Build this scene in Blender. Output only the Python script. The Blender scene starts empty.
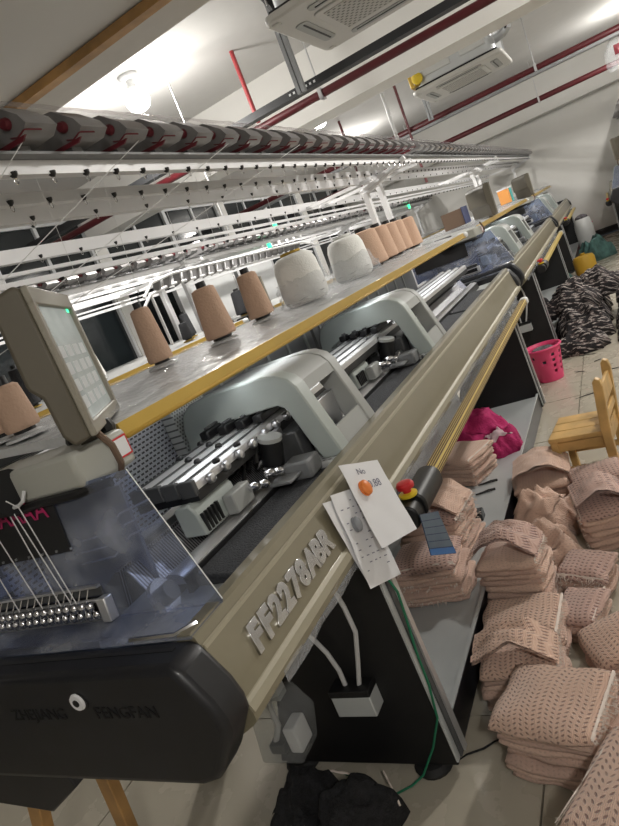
import bpy, bmesh, math, random
from mathutils import Vector, Matrix, noise as mnoise
random.seed(7)
PI = math.pi
scn = bpy.context.scene
COL = scn.collection

# ------------------------------------------------------------------ camera
def setup_camera():
    yaw, pitch, roll = 0.513505938, 0.195543669, -0.388189461
    f = Vector((-math.sin(yaw)*math.cos(pitch), math.cos(yaw)*math.cos(pitch), -math.sin(pitch)))
    r = Vector((math.cos(yaw), math.sin(yaw), 0)); u = r.cross(f)
    c, s = math.cos(roll), math.sin(roll)
    r2 = c*r+s*u; u2 = -s*r+c*u
    M = Matrix(((r2.x, u2.x, -f.x, 0), (r2.y, u2.y, -f.y, 0), (r2.z, u2.z, -f.z, 1.45), (0, 0, 0, 1)))
    cd = bpy.data.cameras.new('camera'); co = bpy.data.objects.new('camera', cd); COL.objects.link(co)
    co.matrix_world = M
    cd.sensor_fit = 'HORIZONTAL'; cd.sensor_width = 36.0
    cd.lens = 640.51/619.0*36.0
    cd.clip_start = 0.05; cd.clip_end = 60
    scn.camera = co
setup_camera()
w = bpy.data.worlds.new('night_world'); scn.world = w; w.use_nodes = True
w.node_tree.nodes['Background'].inputs[0].default_value = (0.02, 0.024, 0.03, 1)
w.node_tree.nodes['Background'].inputs[1].default_value = 1.0
scn.view_settings.view_transform = 'Standard'
scn.view_settings.look = 'None'
scn.view_settings.gamma = 1
scn.view_settings.use_curve_mapping = False
scn.view_settings.exposure = 0.68
LAMP_W = 92.0
# bulbs of the hall: x, y, hanging height of the ceiling above them
BULBS = [(-2.82, 4.38), (-2.62, 7.4), (0.9, 4.4), (0.9, 7.8), (-3.5, 10.8), (0.9, 11.4)]
LOW_BULBS = [(0.9, -0.9)]          # under the lowered soffit near the camera

# ------------------------------------------------------------------ materials
MATS = {}
def nt(name):
    m = bpy.data.materials.new(name); m.use_nodes = True
    n = m.node_tree; b = n.nodes['Principled BSDF']
    MATS[name] = m
    return m, n, b
def L(n, a, b): n.links.new(a, b)
def mat(name, col, rough=.5, metal=0, noise=0, nscale=8, bump=0, bscale=60, coat=0, emit=None, estr=0, col2=None):
    m, n, b = nt(name)
    b.inputs['Base Color'].default_value = (*col, 1)
    b.inputs['Roughness'].default_value = rough; b.inputs['Metallic'].default_value = metal
    if coat: b.inputs['Coat Weight'].default_value = coat; b.inputs['Coat Roughness'].default_value = .08
    if emit: b.inputs['Emission Color'].default_value = (*emit, 1); b.inputs['Emission Strength'].default_value = estr
    if noise or col2:
        tc = n.nodes.new('ShaderNodeTexCoord'); t = n.nodes.new('ShaderNodeTexNoise')
        t.inputs['Scale'].default_value = nscale; t.inputs['Detail'].default_value = 5
        L(n, tc.outputs['Object'], t.inputs['Vector'])
        r = n.nodes.new('ShaderNodeValToRGB')
        c2 = col2 or tuple(min(1, c*(1+noise)) for c in col); c1 = tuple(c*(1-noise) for c in col) if not col2 else col
        r.color_ramp.elements[0].color = (*c1, 1); r.color_ramp.elements[1].color = (*c2, 1)
        r.color_ramp.elements[0].position = .3; r.color_ramp.elements[1].position = .7
        L(n, t.outputs['Fac'], r.inputs['Fac']); L(n, r.outputs['Color'], b.inputs['Base Color'])
    if bump:
        tc = n.nodes.new('ShaderNodeTexCoord'); t = n.nodes.new('ShaderNodeTexNoise')
        t.inputs['Scale'].default_value = bscale; t.inputs['Detail'].default_value = 4
        L(n, tc.outputs['Object'], t.inputs['Vector'])
        bp = n.nodes.new('ShaderNodeBump'); bp.inputs['Strength'].default_value = bump; bp.inputs['Distance'].default_value = .01
        L(n, t.outputs['Fac'], bp.inputs['Height']); L(n, bp.outputs['Normal'], b.inputs['Normal'])
    return m
def clear(name, tint, amount, rough=.08, bump=0, bscale=30, dirt=0):
    """thin clear plastic: mostly transparent, some gloss, some milky dust"""
    m, n, b = nt(name)
    out = n.nodes['Material Output']
    tr = n.nodes.new('ShaderNodeBsdfTransparent'); tr.inputs[0].default_value = (*tint, 1)
    b.inputs['Base Color'].default_value = (.75, .77, .8, 1); b.inputs['Roughness'].default_value = rough
    mx = n.nodes.new('ShaderNodeMixShader'); mx.inputs[0].default_value = amount
    L(n, tr.outputs[0], mx.inputs[1]); L(n, b.outputs[0], mx.inputs[2]); L(n, mx.outputs[0], out.inputs['Surface'])
    tc = n.nodes.new('ShaderNodeTexCoord')
    if bump:
        t = n.nodes.new('ShaderNodeTexNoise'); t.inputs['Scale'].default_value = bscale; t.inputs['Detail'].default_value = 3
        t.inputs['Distortion'].default_value = 1.5
        L(n, tc.outputs['Object'], t.inputs['Vector'])
        bp = n.nodes.new('ShaderNodeBump'); bp.inputs['Strength'].default_value = bump; bp.inputs['Distance'].default_value = .02
        L(n, t.outputs['Fac'], bp.inputs['Height']); L(n, bp.outputs['Normal'], b.inputs['Normal'])
    if dirt:
        t = n.nodes.new('ShaderNodeTexNoise'); t.inputs['Scale'].default_value = 9; t.inputs['Detail'].default_value = 8
        L(n, tc.outputs['Object'], t.inputs['Vector'])
        mr = n.nodes.new('ShaderNodeMapRange'); mr.inputs[1].default_value = .42; mr.inputs[2].default_value = .75
        mr.inputs[3].default_value = amount; mr.inputs[4].default_value = min(1, amount+dirt)
        L(n, t.outputs['Fac'], mr.inputs[0]); L(n, mr.outputs[0], mx.inputs[0])
    return m
def math_node(n, op, a, b=None, c=None):
    k = n.nodes.new('ShaderNodeMath'); k.operation = op
    for i, v in enumerate((a, b, c)):
        if v is None: continue
        if isinstance(v, (int, float)): k.inputs[i].default_value = v
        else: L(n, v, k.inputs[i])
    return k.outputs[0]
def knit(name, base, dark, fu=38, fv=46, zig=.5, lace=True, rib=True):
    """knitted fabric: rib relief, zigzag rows of eyelet holes"""
    m, n, b = nt(name)
    b.inputs['Roughness'].default_value = .9
    b.inputs['Sheen Weight'].default_value = .35
    tc = n.nodes.new('ShaderNodeTexCoord'); sp = n.nodes.new('ShaderNodeSeparateXYZ'); L(n, tc.outputs['UV'], sp.inputs[0])
    u = math_node(n, 'MULTIPLY', sp.outputs[0], fu); v = math_node(n, 'MULTIPLY', sp.outputs[1], fv)
    z = math_node(n, 'PINGPONG', u, 2.0)
    vv = math_node(n, 'ADD', v, math_node(n, 'MULTIPLY', z, zig))
    fr = math_node(n, 'FRACT', vv); fr2 = math_node(n, 'FRACT', math_node(n, 'MULTIPLY', u, 1.0))
    # round hole in each cell
    du = math_node(n, 'SUBTRACT', fr2, .5); dv = math_node(n, 'SUBTRACT', fr, .5)
    d2 = math_node(n, 'ADD', math_node(n, 'MULTIPLY', du, du), math_node(n, 'MULTIPLY', math_node(n, 'MULTIPLY', dv, dv), 1.6))
    hole = n.nodes.new('ShaderNodeMapRange'); hole.inputs[1].default_value = .03; hole.inputs[2].default_value = .11
    hole.inputs[3].default_value = 1; hole.inputs[4].default_value = 0
    L(n, d2, hole.inputs[0])
    ns = n.nodes.new('ShaderNodeTexNoise'); ns.inputs['Scale'].default_value = 5; ns.inputs['Detail'].default_value = 4
    L(n, tc.outputs['Object'], ns.inputs['Vector'])
    msk = n.nodes.new('ShaderNodeMapRange'); msk.inputs[1].default_value = .33; msk.inputs[2].default_value = .45
    L(n, ns.outputs['Fac'], msk.inputs[0])
    hm = math_node(n, 'MULTIPLY', hole.outputs[0], msk.outputs[0])
    hm = math_node(n, 'MULTIPLY', hm, .85 if lace else .3)
    wav = math_node(n, 'SINE', math_node(n, 'MULTIPLY', u, 25.0))
    h = math_node(n, 'SUBTRACT', math_node(n, 'MULTIPLY', wav, .25), math_node(n, 'MULTIPLY', hm, 1.4))
    bp = n.nodes.new('ShaderNodeBump'); bp.inputs['Strength'].default_value = .8; bp.inputs['Distance'].default_value = .004
    L(n, h, bp.inputs['Height']); L(n, bp.outputs['Normal'], b.inputs['Normal'])
    ra = n.nodes.new('ShaderNodeValToRGB')
    ra.color_ramp.elements[0].color = (*[c*.86 for c in base], 1); ra.color_ramp.elements[1].color = (*[min(1, c*1.12) for c in base], 1)
    L(n, ns.outputs['Fac'], ra.inputs['Fac'])
    mx = n.nodes.new('ShaderNodeMix'); mx.data_type = 'RGBA'
    L(n, hm, mx.inputs[0]); L(n, ra.outputs['Color'], mx.inputs[6]); mx.inputs[7].default_value = (*dark, 1)
    L(n, mx.outputs[2], b.inputs['Base Color'])
    return m
def slots(name, base, dark, su, sv, mode='slot', rough=.45, metal=.3, axes=(1, 2)):
    """sheet metal punched with a regular field of holes too small to model singly"""
    m, n, b = nt(name); b.inputs['Roughness'].default_value = rough; b.inputs['Metallic'].default_value = metal
    tc = n.nodes.new('ShaderNodeTexCoord'); sp = n.nodes.new('ShaderNodeSeparateXYZ'); L(n, tc.outputs['Object'], sp.inputs[0])
    u = math_node(n, 'MULTIPLY', sp.outputs[axes[0]], su); v = math_node(n, 'MULTIPLY', sp.outputs[axes[1]], sv)
    row = math_node(n, 'FLOOR', v)
    u2 = math_node(n, 'ADD', u, math_node(n, 'MULTIPLY', row, .5))
    fu = math_node(n, 'FRACT', u2); fv = math_node(n, 'FRACT', v)
    a = math_node(n, 'LESS_THAN', math_node(n, 'ABSOLUTE', math_node(n, 'SUBTRACT', fu, .5)), .33 if mode == 'slot' else .24)
    c = math_node(n, 'LESS_THAN', math_node(n, 'ABSOLUTE', math_node(n, 'SUBTRACT', fv, .5)), .2 if mode == 'slot' else .24)
    h = math_node(n, 'MULTIPLY', a, c)
    mx = n.nodes.new('ShaderNodeMix'); mx.data_type = 'RGBA'
    L(n, h, mx.inputs[0]); mx.inputs[6].default_value = (*base, 1); mx.inputs[7].default_value = (*dark, 1)
    L(n, mx.outputs[2], b.inputs['Base Color'])
    return m
def stripes(name, cols, scale, axis=1, rough=.4, metal=.5):
    m, n, b = nt(name); b.inputs['Roughness'].default_value = rough; b.inputs['Metallic'].default_value = metal
    tc = n.nodes.new('ShaderNodeTexCoord'); sp = n.nodes.new('ShaderNodeSeparateXYZ'); L(n, tc.outputs['Object'], sp.inputs[0])
    f = math_node(n, 'FRACT', math_node(n, 'MULTIPLY', sp.outputs[axis], scale))
    r = n.nodes.new('ShaderNodeValToRGB'); r.color_ramp.interpolation = 'CONSTANT'
    els = r.color_ramp.elements
    while len(els) < len(cols): els.new(.5)
    for i, c in enumerate(cols): els[i].position = i/len(cols); els[i].color = (*c, 1)
    L(n, f, r.inputs['Fac']); L(n, r.outputs['Color'], b.inputs['Base Color'])
    return m

mat('plaster', (.70, .69, .66), .9, noise=.03, nscale=1.2)
mat('plaster_soffit', (.66, .65, .63), .9, noise=.04, nscale=1.0)
mat('ceiling_paint', (.52, .515, .50), .9, noise=.02)
mat('beam_paint', (.60, .58, .54), .9, noise=.03)
mat('pine', (.42, .235, .085), .5, noise=.35, nscale=6)
mat('pale_wood', (.60, .38, .14), .45, noise=.3, nscale=7)
mat('black_base', (.02, .02, .022), .5)
mat('olive', (.225, .200, .136), .42, metal=.25, noise=.03, coat=.4)
mat('olive_light', (.33, .30, .22), .5, metal=.1)
mat('navy', (.0075, .008, .011), .42, noise=.25, nscale=14, coat=.1)
mat('navy_text', (.003, .003, .004), .7)
mat('charcoal', (.006, .006, .007), .55, noise=.2)
mat('black', (.008, .008, .009), .45)
mat('black_rubber', (.012, .012, .013), .7)
mat('grey_plastic', (.36, .37, .36), .5, noise=.03)
mat('pale_green_grey', (.40, .44, .42), .45, noise=.04)
mat('mid_grey', (.20, .205, .21), .5, noise=.05)
mat('dark_grey', (.07, .072, .075), .5, noise=.15, nscale=30)
mat('speckle_mat', (.022, .023, .027), .7, bump=.6, bscale=220, col2=(.05, .052, .058), nscale=160)
mat('white_enamel', (.62, .63, .63), .4, noise=.03)
mat('rail_white', (.74, .74, .75), .4, metal=.05)
mat('maroon', (.13, .014, .022), .4)
mat('dull_red', (.33, .04, .045), .4)
mat('light_sheet', (.52, .545, .55), .38, metal=.25, noise=.06, nscale=5)
mat('steel', (.62, .62, .64), .28, metal=.9)
mat('bright_steel', (.80, .80, .82), .18, metal=1)
mat('aluminium', (.72, .72, .73), .36, metal=.75, noise=.05)
mat('chrome', (.66, .66, .68), .15, metal=1)
mat('chrome_red', (.55, .09, .07), .2, metal=.7)
mat('yellow_gold', (.47, .31, .055), .36, metal=.45, noise=.05)
mat('yellow_bar', (.66, .50, .16), .4, metal=.3)
mat('yellow', (.75, .55, .03), .4)
mat('red', (.55, .02, .025), .35)
mat('red_pipe', (.070, .006, .009), .4, noise=.1)
mat('tray_black', (.030, .031, .033), .5, metal=.3)
mat('taupe', (.105, .092, .068), .5, noise=.04)
mat('taupe_dark', (.085, .074, .055), .55)
mat('box_beige', (.40, .40, .36), .5)
mat('paper', (.74, .74, .76), .8, noise=.02)
mat('ink', (.18, .18, .24), .8)
mat('orange', (.80, .22, .04), .4)
mat('magnet_grey', (.24, .25, .27), .4)
mat('white_cable', (.55, .55, .55), .5)
mat('green_wire', (.01, .16, .08), .5)
mat('pink_plastic', (.80, .07, .20), .4)
mat('pink_text', (.45, .02, .12), .5)
mat('green_led', (.02, .4, .15), .4, emit=(.05, 1, .35), estr=1.4)
mat('screen', (.20, .22, .21), .25, emit=(.55, .6, .57), estr=.16, noise=.25, nscale=14)
mat('screen_icon', (.25, .26, .25), .4, emit=(.6, .6, .58), estr=.19)
mat('yarn_tan', (.56, .375, .27), .9, bump=.5, bscale=120)
mat('yarn_white', (.86, .86, .83), .9, bump=.4, bscale=120)
mat('yarn_dark', (.035, .036, .04), .9, bump=.5, bscale=120)
mat('yarn_gold', (.45, .30, .05), .9)
mat('thread', (.70, .70, .70), .8)
mat('fringe_white', (.80, .70, .63), .95)
mat('ac_white', (.55, .545, .52), .5)
mat('ac_body', (.52, .54, .56), .35, metal=.6)
mat('ac_foam', (.03, .03, .03), .9)
mat('blue_card', (.05, .09, .14), .4, col2=(.10, .15, .20))
mat('bulb_glow', (1, 1, 1), .3, emit=(1, .98, .94), estr=9)
mat('fill_glow', (1, 1, 1), .4, emit=(.95, .98, 1), estr=7.0)  # glow of the unseen strip added under the yarn shelf
mat('night_glass', (.012, .016, .018), .12)
mat('window_frame', (.58, .59, .60), .45)
mat('teal_paper', (.05, .40, .40), .6)
mat('orange_paper', (.75, .32, .08), .6)
mat('navy_card', (.02, .03, .10), .6)
mat('brown_card', (.14, .09, .06), .7)
mat('mustard', (.45, .27, .02), .6)
mat('magenta_yarn', (.38, .01, .10), .85, col2=(.55, .03, .17), nscale=30, bump=.6, bscale=90)
mat('magenta_trim', (.55, .40, .44), .9)
mat('dark_knit', (.012, .012, .014), .95, bump=.8, bscale=150, noise=.5, nscale=50)
mat('green_cloth', (.06, .13, .12), .9, noise=.4, nscale=12)
clear('plexi', (.58, .64, .80), .10, rough=.06, dirt=.24)
clear('film', (.93, .93, .93), .30, rough=.12, bump=.9, bscale=22)
clear('film_bag', (.97, .97, .97), .22, rough=.15, bump=.9, bscale=40)
clear('clear_box', (.80, .81, .80), .13, rough=.1, bump=.5, bscale=35)
clear('window_pane', (.30, .33, .35), .22, rough=.04)
knit('knit_pink', (.74, .50, .385), (.30, .165, .13), fu=62, fv=66, zig=.6)
knit('knit_pink_big', (.74, .51, .40), (.28, .15, .12), fu=50, fv=50, zig=.7)
knit('knit_plain', (.78, .535, .42), (.45, .28, .22), fu=70, fv=74, lace=False)
knit('knit_side', (.66, .44, .35), (.40, .25, .20), fu=70, fv=74, lace=False)
knit('knit_mauve', (.62, .41, .345), (.22, .115, .11), fu=58, fv=62, zig=.3)
slots('perforated', (.80, .82, .87), (.10, .10, .12), 48, 70, metal=0)
slots('perforated_white', (.85, .87, .84), (.20, .21, .20), 70, 90, 'dot', metal=0)
slots('perforated_plate', (.46, .47, .47), (.12, .12, .12), 48, 48, 'dot', metal=0, axes=(0, 1))
slots('ac_grille', (.42, .41, .38), (.10, .10, .09), 30, 30, 'dot', metal=0, axes=(0, 1))
stripes('bar_ridges', [(.52, .39, .11), (.20, .14, .03)], 90, axis=0, metal=.5)
stripes('needle_bed', [(.55, .55, .57), (.10, .10, .11)], 120, axis=1, metal=.8)

def floor_material():
    m, n, b = nt('floor_tile')
    b.inputs['Roughness'].default_value = .22
    tc = n.nodes.new('ShaderNodeTexCoord'); t = n.nodes.new('ShaderNodeTexNoise'); t.inputs['Scale'].default_value = 1.6; t.inputs['Detail'].default_value = 6
    L(n, tc.outputs['Object'], t.inputs['Vector'])
    r = n.nodes.new('ShaderNodeValToRGB')
    r.color_ramp.elements[0].color = (.43, .39, .315, 1); r.color_ramp.elements[1].color = (.47, .43, .352, 1)
    r.color_ramp.elements[0].position = .3; r.color_ramp.elements[1].position = .7
    L(n, t.outputs['Fac'], r.inputs['Fac']); L(n, r.outputs['Color'], b.inputs['Base Color'])
    t2 = n.nodes.new('ShaderNodeTexNoise'); t2.inputs['Scale'].default_value = 5; t2.inputs['Detail'].default_value = 7
    L(n, tc.outputs['Object'], t2.inputs['Vector'])
    mr = n.nodes.new('ShaderNodeMapRange'); mr.inputs[3].default_value = .12; mr.inputs[4].default_value = .42
    L(n, t2.outputs['Fac'], mr.inputs[0]); L(n, mr.outputs[0], b.inputs['Roughness'])
floor_material()
mat('grout', (.23, .205, .165), .8)
def pattern_cloth():
    """dark knitted jacquard with broken white bars"""
    m, n, b = nt('jacquard'); b.inputs['Roughness'].default_value = .95
    tc = n.nodes.new('ShaderNodeTexCoord'); sp = n.nodes.new('ShaderNodeSeparateXYZ'); L(n, tc.outputs['UV'], sp.inputs[0])
    mp = n.nodes.new('ShaderNodeMapping'); mp.inputs['Scale'].default_value = (15, 44, 1); L(n, tc.outputs['UV'], mp.inputs[0])
    t = n.nodes.new('ShaderNodeTexNoise'); t.inputs['Scale'].default_value = 1.0; t.inputs['Detail'].default_value = 2
    L(n, mp.outputs[0], t.inputs['Vector'])
    r = n.nodes.new('ShaderNodeValToRGB'); r.color_ramp.interpolation = 'CONSTANT'
    e = r.color_ramp.elements
    e[0].color = (.018, .016, .018, 1); e[1].position = .53; e[1].color = (.13, .095, .09, 1)
    k = e.new(.58); k.color = (.50, .45, .42, 1); k = e.new(.65); k.color = (.035, .03, .032, 1)
    L(n, t.outputs['Fac'], r.inputs['Fac']); L(n, r.outputs['Color'], b.inputs['Base Color'])
pattern_cloth()

# ------------------------------------------------------------------ mesh helpers
class MB:
    def __init__(s): s.v = []; s.f = []; s.uv = {}
    def add(s, vs, fs):
        o = len(s.v); s.v += [tuple(p) for p in vs]; s.f += [tuple(i+o for i in f) for f in fs]; return s
    def box(s, x0, x1, y0, y1, z0, z1, M=None):
        vs = [Vector((x, y, z)) for z in (z0, z1) for y in (y0, y1) for x in (x0, x1)]
        if M is not None: vs = [M @ p for p in vs]
        return s.add(vs, [(0, 2, 3, 1), (4, 5, 7, 6), (0, 1, 5, 4), (2, 6, 7, 3), (0, 4, 6, 2), (1, 3, 7, 5)])
    def prism(s, pts, a, b, axis='y', M=None):
        n = len(pts)
        def P(p, t):
            if axis == 'y': return Vector((p[0], t, p[1]))
            if axis == 'x': return Vector((t, p[0], p[1]))
            return Vector((p[0], p[1], t))
        vs = [P(p, a) for p in pts]+[P(p, b) for p in pts]
        if M is not None: vs = [M @ p for p in vs]
        fs = [tuple(range(n)), tuple(range(2*n-1, n-1, -1))]+[(i, i+n, (i+1) % n+n, (i+1) % n) for i in range(n)]
        return s.add(vs, fs)
    def tube(s, pts, r, n=6, cap=True):
        pts = [Vector(p) for p in pts]; m = len(pts); rr = r if isinstance(r, (list, tuple)) else [r]*m
        vs = []; up = None
        for i, p in enumerate(pts):
            t = (pts[min(i+1, m-1)]-pts[max(i-1, 0)]).normalized()
            if up is None: up = Vector((0, 0, 1)) if abs(t.z) < .9 else Vector((1, 0, 0))
            a = t.cross(up)
            if a.length < 1e-4: a = t.cross(Vector((0, 1, 0)))
            a.normalize(); b = a.cross(t); up = b
            vs += [p+rr[i]*(math.cos(2*PI*k/n)*a+math.sin(2*PI*k/n)*b) for k in range(n)]
        fs = [(i*n+k, i*n+(k+1) % n, (i+1)*n+(k+1) % n, (i+1)*n+k) for i in range(m-1) for k in range(n)]
        if cap: fs += [tuple(range(n-1, -1, -1)), tuple(range((m-1)*n, m*n))]
        return s.add(vs, fs)
    def lathe(s, prof, n=20, M=None):
        vs = []; m = len(prof)
        for r, z in prof: vs += [Vector((r*math.cos(2*PI*k/n), r*math.sin(2*PI*k/n), z)) for k in range(n)]
        if M is not None: vs = [M @ p for p in vs]
        fs = [(i*n+k, i*n+(k+1) % n, (i+1)*n+(k+1) % n, (i+1)*n+k) for i in range(m-1) for k in range(n)]
        fs += [tuple(range(n-1, -1, -1)), tuple(range((m-1)*n, m*n))]
        return s.add(vs, fs)
    def grid(s, fn, nx, ny):
        vs = [fn(i/nx, j/ny) for j in range(ny+1) for i in range(nx+1)]
        fs = [(j*(nx+1)+i, j*(nx+1)+i+1, (j+1)*(nx+1)+i+1, (j+1)*(nx+1)+i) for j in range(ny) for i in range(nx)]
        return s.add(vs, fs)
    def mesh(s, name, m, org=(0, 0, 0), smooth=40, fix=True):
        me = bpy.data.meshes.new(name)
        me.from_pydata([(p[0]-org[0], p[1]-org[1], p[2]-org[2]) for p in s.v], [], s.f)
        if fix:
            bm = bmesh.new(); bm.from_mesh(me); bmesh.ops.recalc_face_normals(bm, faces=bm.faces); bm.to_mesh(me); bm.free()
        me.materials.append(MATS[m])
        if smooth:
            me.polygons.foreach_set('use_smooth', [True]*len(me.polygons))
            me.set_sharp_from_angle(angle=math.radians(smooth))
        return me
    def build(s, name, m, parent=None, smooth=40, bevel=0, seg=2, org=None, fix=True):
        o0 = org if org is not None else ORG
        me = s.mesh(name, m, o0, smooth, fix)
        return place(name, me, parent, bevel=bevel, seg=seg, loc=(0, 0, 0) if parent is not None else o0)
ORG = (0, 0, 0)
def place(name, me, parent=None, loc=(0, 0, 0), rot=None, scale=None, bevel=0, seg=2):
    o = bpy.data.objects.new(name, me); COL.objects.link(o)
    if parent is not None: o.parent = parent
    o.location = loc
    if rot: o.rotation_euler = rot
    if scale: o.scale = scale
    if bevel:
        b = o.modifiers.new('bevel', 'BEVEL'); b.width = bevel; b.segments = seg; b.limit_method = 'ANGLE'; b.angle_limit = math.radians(35)
    return o
def tag(o, label=None, cat=None, group=None, kind=None):
    if label: o['label'] = label
    if cat: o['category'] = cat
    if group: o['group'] = group
    if kind: o['kind'] = kind
    return o
def empty(name, loc, rz=0):
    global ORG
    o = bpy.data.objects.new(name, None); COL.objects.link(o); o.location = loc; o.rotation_euler = (0, 0, rz)
    o.empty_display_size = .1
    ORG = tuple(loc)
    return o
def rel(p): return (p[0]-ORG[0], p[1]-ORG[1], p[2]-ORG[2])
def copy_tree(o, parent=None):
    c = o.copy(); COL.objects.link(c)
    if parent is not None: c.parent = parent
    for ch in list(o.children): copy_tree(ch, c)
    return c
def struct(o): o['kind'] = 'structure'; return o
def rrect(x0, x1, y0, y1, r, n=4):
    pts = []
    for cx, cy, a in ((x1-r, y1-r, 0), (x0+r, y1-r, PI/2), (x0+r, y0+r, PI), (x1-r, y0+r, 1.5*PI)):
        pts += [(cx+r*math.cos(a+PI/2*k/n), cy+r*math.sin(a+PI/2*k/n)) for k in range(n+1)]
    return pts
def text_mesh(txt, size, depth, m, shear=0, bevel=0, bold=0):
    cu = bpy.data.curves.new('txt', 'FONT'); cu.body = txt; cu.size = size; cu.extrude = depth; cu.shear = shear; cu.bevel_depth = bevel
    cu.resolution_u = 3; cu.offset = bold
    o = bpy.data.objects.new('txt', cu); COL.objects.link(o)
    bpy.context.view_layer.update()
    me = bpy.data.meshes.new_from_object(o.evaluated_get(bpy.context.evaluated_depsgraph_get()))
    bpy.data.objects.remove(o); bpy.data.curves.remove(cu)
    me.materials.clear(); me.materials.append(MATS[m])
    return me
def hnoise(x, y, z=0): return mnoise.noise(Vector((x, y, z)))

# ------------------------------------------------------------------ the hall
XL, XR, YN, YF, ZC, ZB = -5.2, 3.6, -3.2, 14.6, 3.3, 2.74
def build_hall():
    global ORG
    ORG = (0, 0, 0)
    fl = struct(MB().box(XL, XR, YN, YF, -.12, -.012).build('floor', 'grout', smooth=0))
    T = .745; g = .003
    tm = MB().box(g, T-g, g, T-g, -.012, 0).mesh('tile', 'floor_tile', smooth=0)
    nx = int((XR-XL)/T)+1; ny = int((YF-YN)/T)+1
    for i in range(nx):
        for j in range(ny):
            x = XL+.20+(i-1)*T; y = YN+.33+(j-1)*T
            if x < XL or y < YN or x+T > XR+.01 or y+T > YF+.01:
                x0, x1, y0, y1 = max(x, XL), min(x+T, XR), max(y, YN), min(y+T, YF)
                if x1-x0 < .03 or y1-y0 < .03: continue
                me = MB().box(x0-x+g, x1-x-g, y0-y+g, y1-y-g, -.012, 0).mesh('tile', 'floor_tile', smooth=0)
            else: me = tm
            place('floor_tile', me, fl, (x, y, 0))
    struct(MB().box(XL, XR, 2.92, YF, ZC, ZC+.1).build('ceiling', 'ceiling_paint', smooth=0))
    sf = struct(MB().box(XL, XR, YN, 2.62, ZB+.01, ZC+.1).build('trim_1', 'plaster_soffit', smooth=0))
    struct(MB().box(XL, XR, 2.62, 2.92, ZB, ZC+.1).build('trim_2', 'beam_paint', smooth=0))
    struct(MB().box(-6+.8, XR, 2.585, 2.645, ZB-.035, ZB+.005).build('trim_3', 'pine', smooth=0))
    struct(MB().box(XL, XR, 5.96, 6.32, ZB, ZC).build('trim_4', 'plaster', smooth=0))
    struct(MB().box(XL, XR, 14.25, YF, 2.62, ZC).build('trim_5', 'plaster', smooth=0))
    struct(MB().box(XL, XL+.035, 2.95, 14.2, 3.10, 3.19).build('trim_6', 'pine', smooth=0))
    struct(MB().box(XL, XR, YF, YF+.12, 0, ZC).build('wall_back', 'plaster', smooth=0))
    struct(MB().box(XL, XR, YN-.12, YN, 0, ZC).build('wall_front', 'plaster', smooth=0))
    struct(MB().box(XR, XR+.12, YN, YF, 0, ZC).build('wall_right', 'plaster', smooth=0))
    struct(MB().box(XL, XR, YF-.015, YF, 0, .13).build('baseboard_back', 'black_base', smooth=0))
    struct(MB().box(XR-.015, XR, YN, YF-.02, 0, .13).build('baseboard_right', 'black_base', smooth=0))
    # left wall with its bank of windows
    wins = [(-2.8, .0), (.2, 3.0), (3.2, 6.0), (6.2, 9.0), (9.2, 12.0), (12.2, 14.5)]
    z0, z1 = .85, 3.05
    wl = MB().box(XL-.14, XL, YN, YF, 0, z0).box(XL-.14, XL, YN, YF, z1, ZC)
    ys = [YN]+[v for a in wins for v in a]+[YF]
    for k in range(0, len(ys), 2):
        if ys[k+1] > ys[k]: wl.box(XL-.14, XL, ys[k], ys[k+1], z0, z1)
    struct(wl.build('wall_left', 'plaster', smooth=0))
    for i, (a, b) in enumerate(wins):
        zt = 2.38; n = 4 if b-a > 2.5 else 3
        f = MB(); x0, x1 = XL-.09, XL-.03
        f.box(x0, x1, a, b, z0, z0+.06).box(x0, x1, a, b, z1-.06, z1).box(x0, x1+.01, a, b, zt-.05, zt+.05)
        st = (b-a)/n
        for k in range(n+1):
            y = a+k*st; hw = .035 if k % 2 == 0 else .022
            f.box(x0, x1+(.012 if k % 2 == 0 else 0), max(a, y-hw), min(b, y+hw), z0, z1)
        fr = struct(f.build('window_%d' % (i+1), 'window_frame', smooth=0))
        for k in range(n):
            for za, zb in ((z0+.06, zt-.05), (zt+.05, z1-.06)):
                MB().box(-.004, .004, a+k*st+.03, a+(k+1)*st-.03, za, zb).build('pane', 'night_glass', fr, smooth=0, org=(-(XL-.06), 0, 0))
build_hall()

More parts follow.
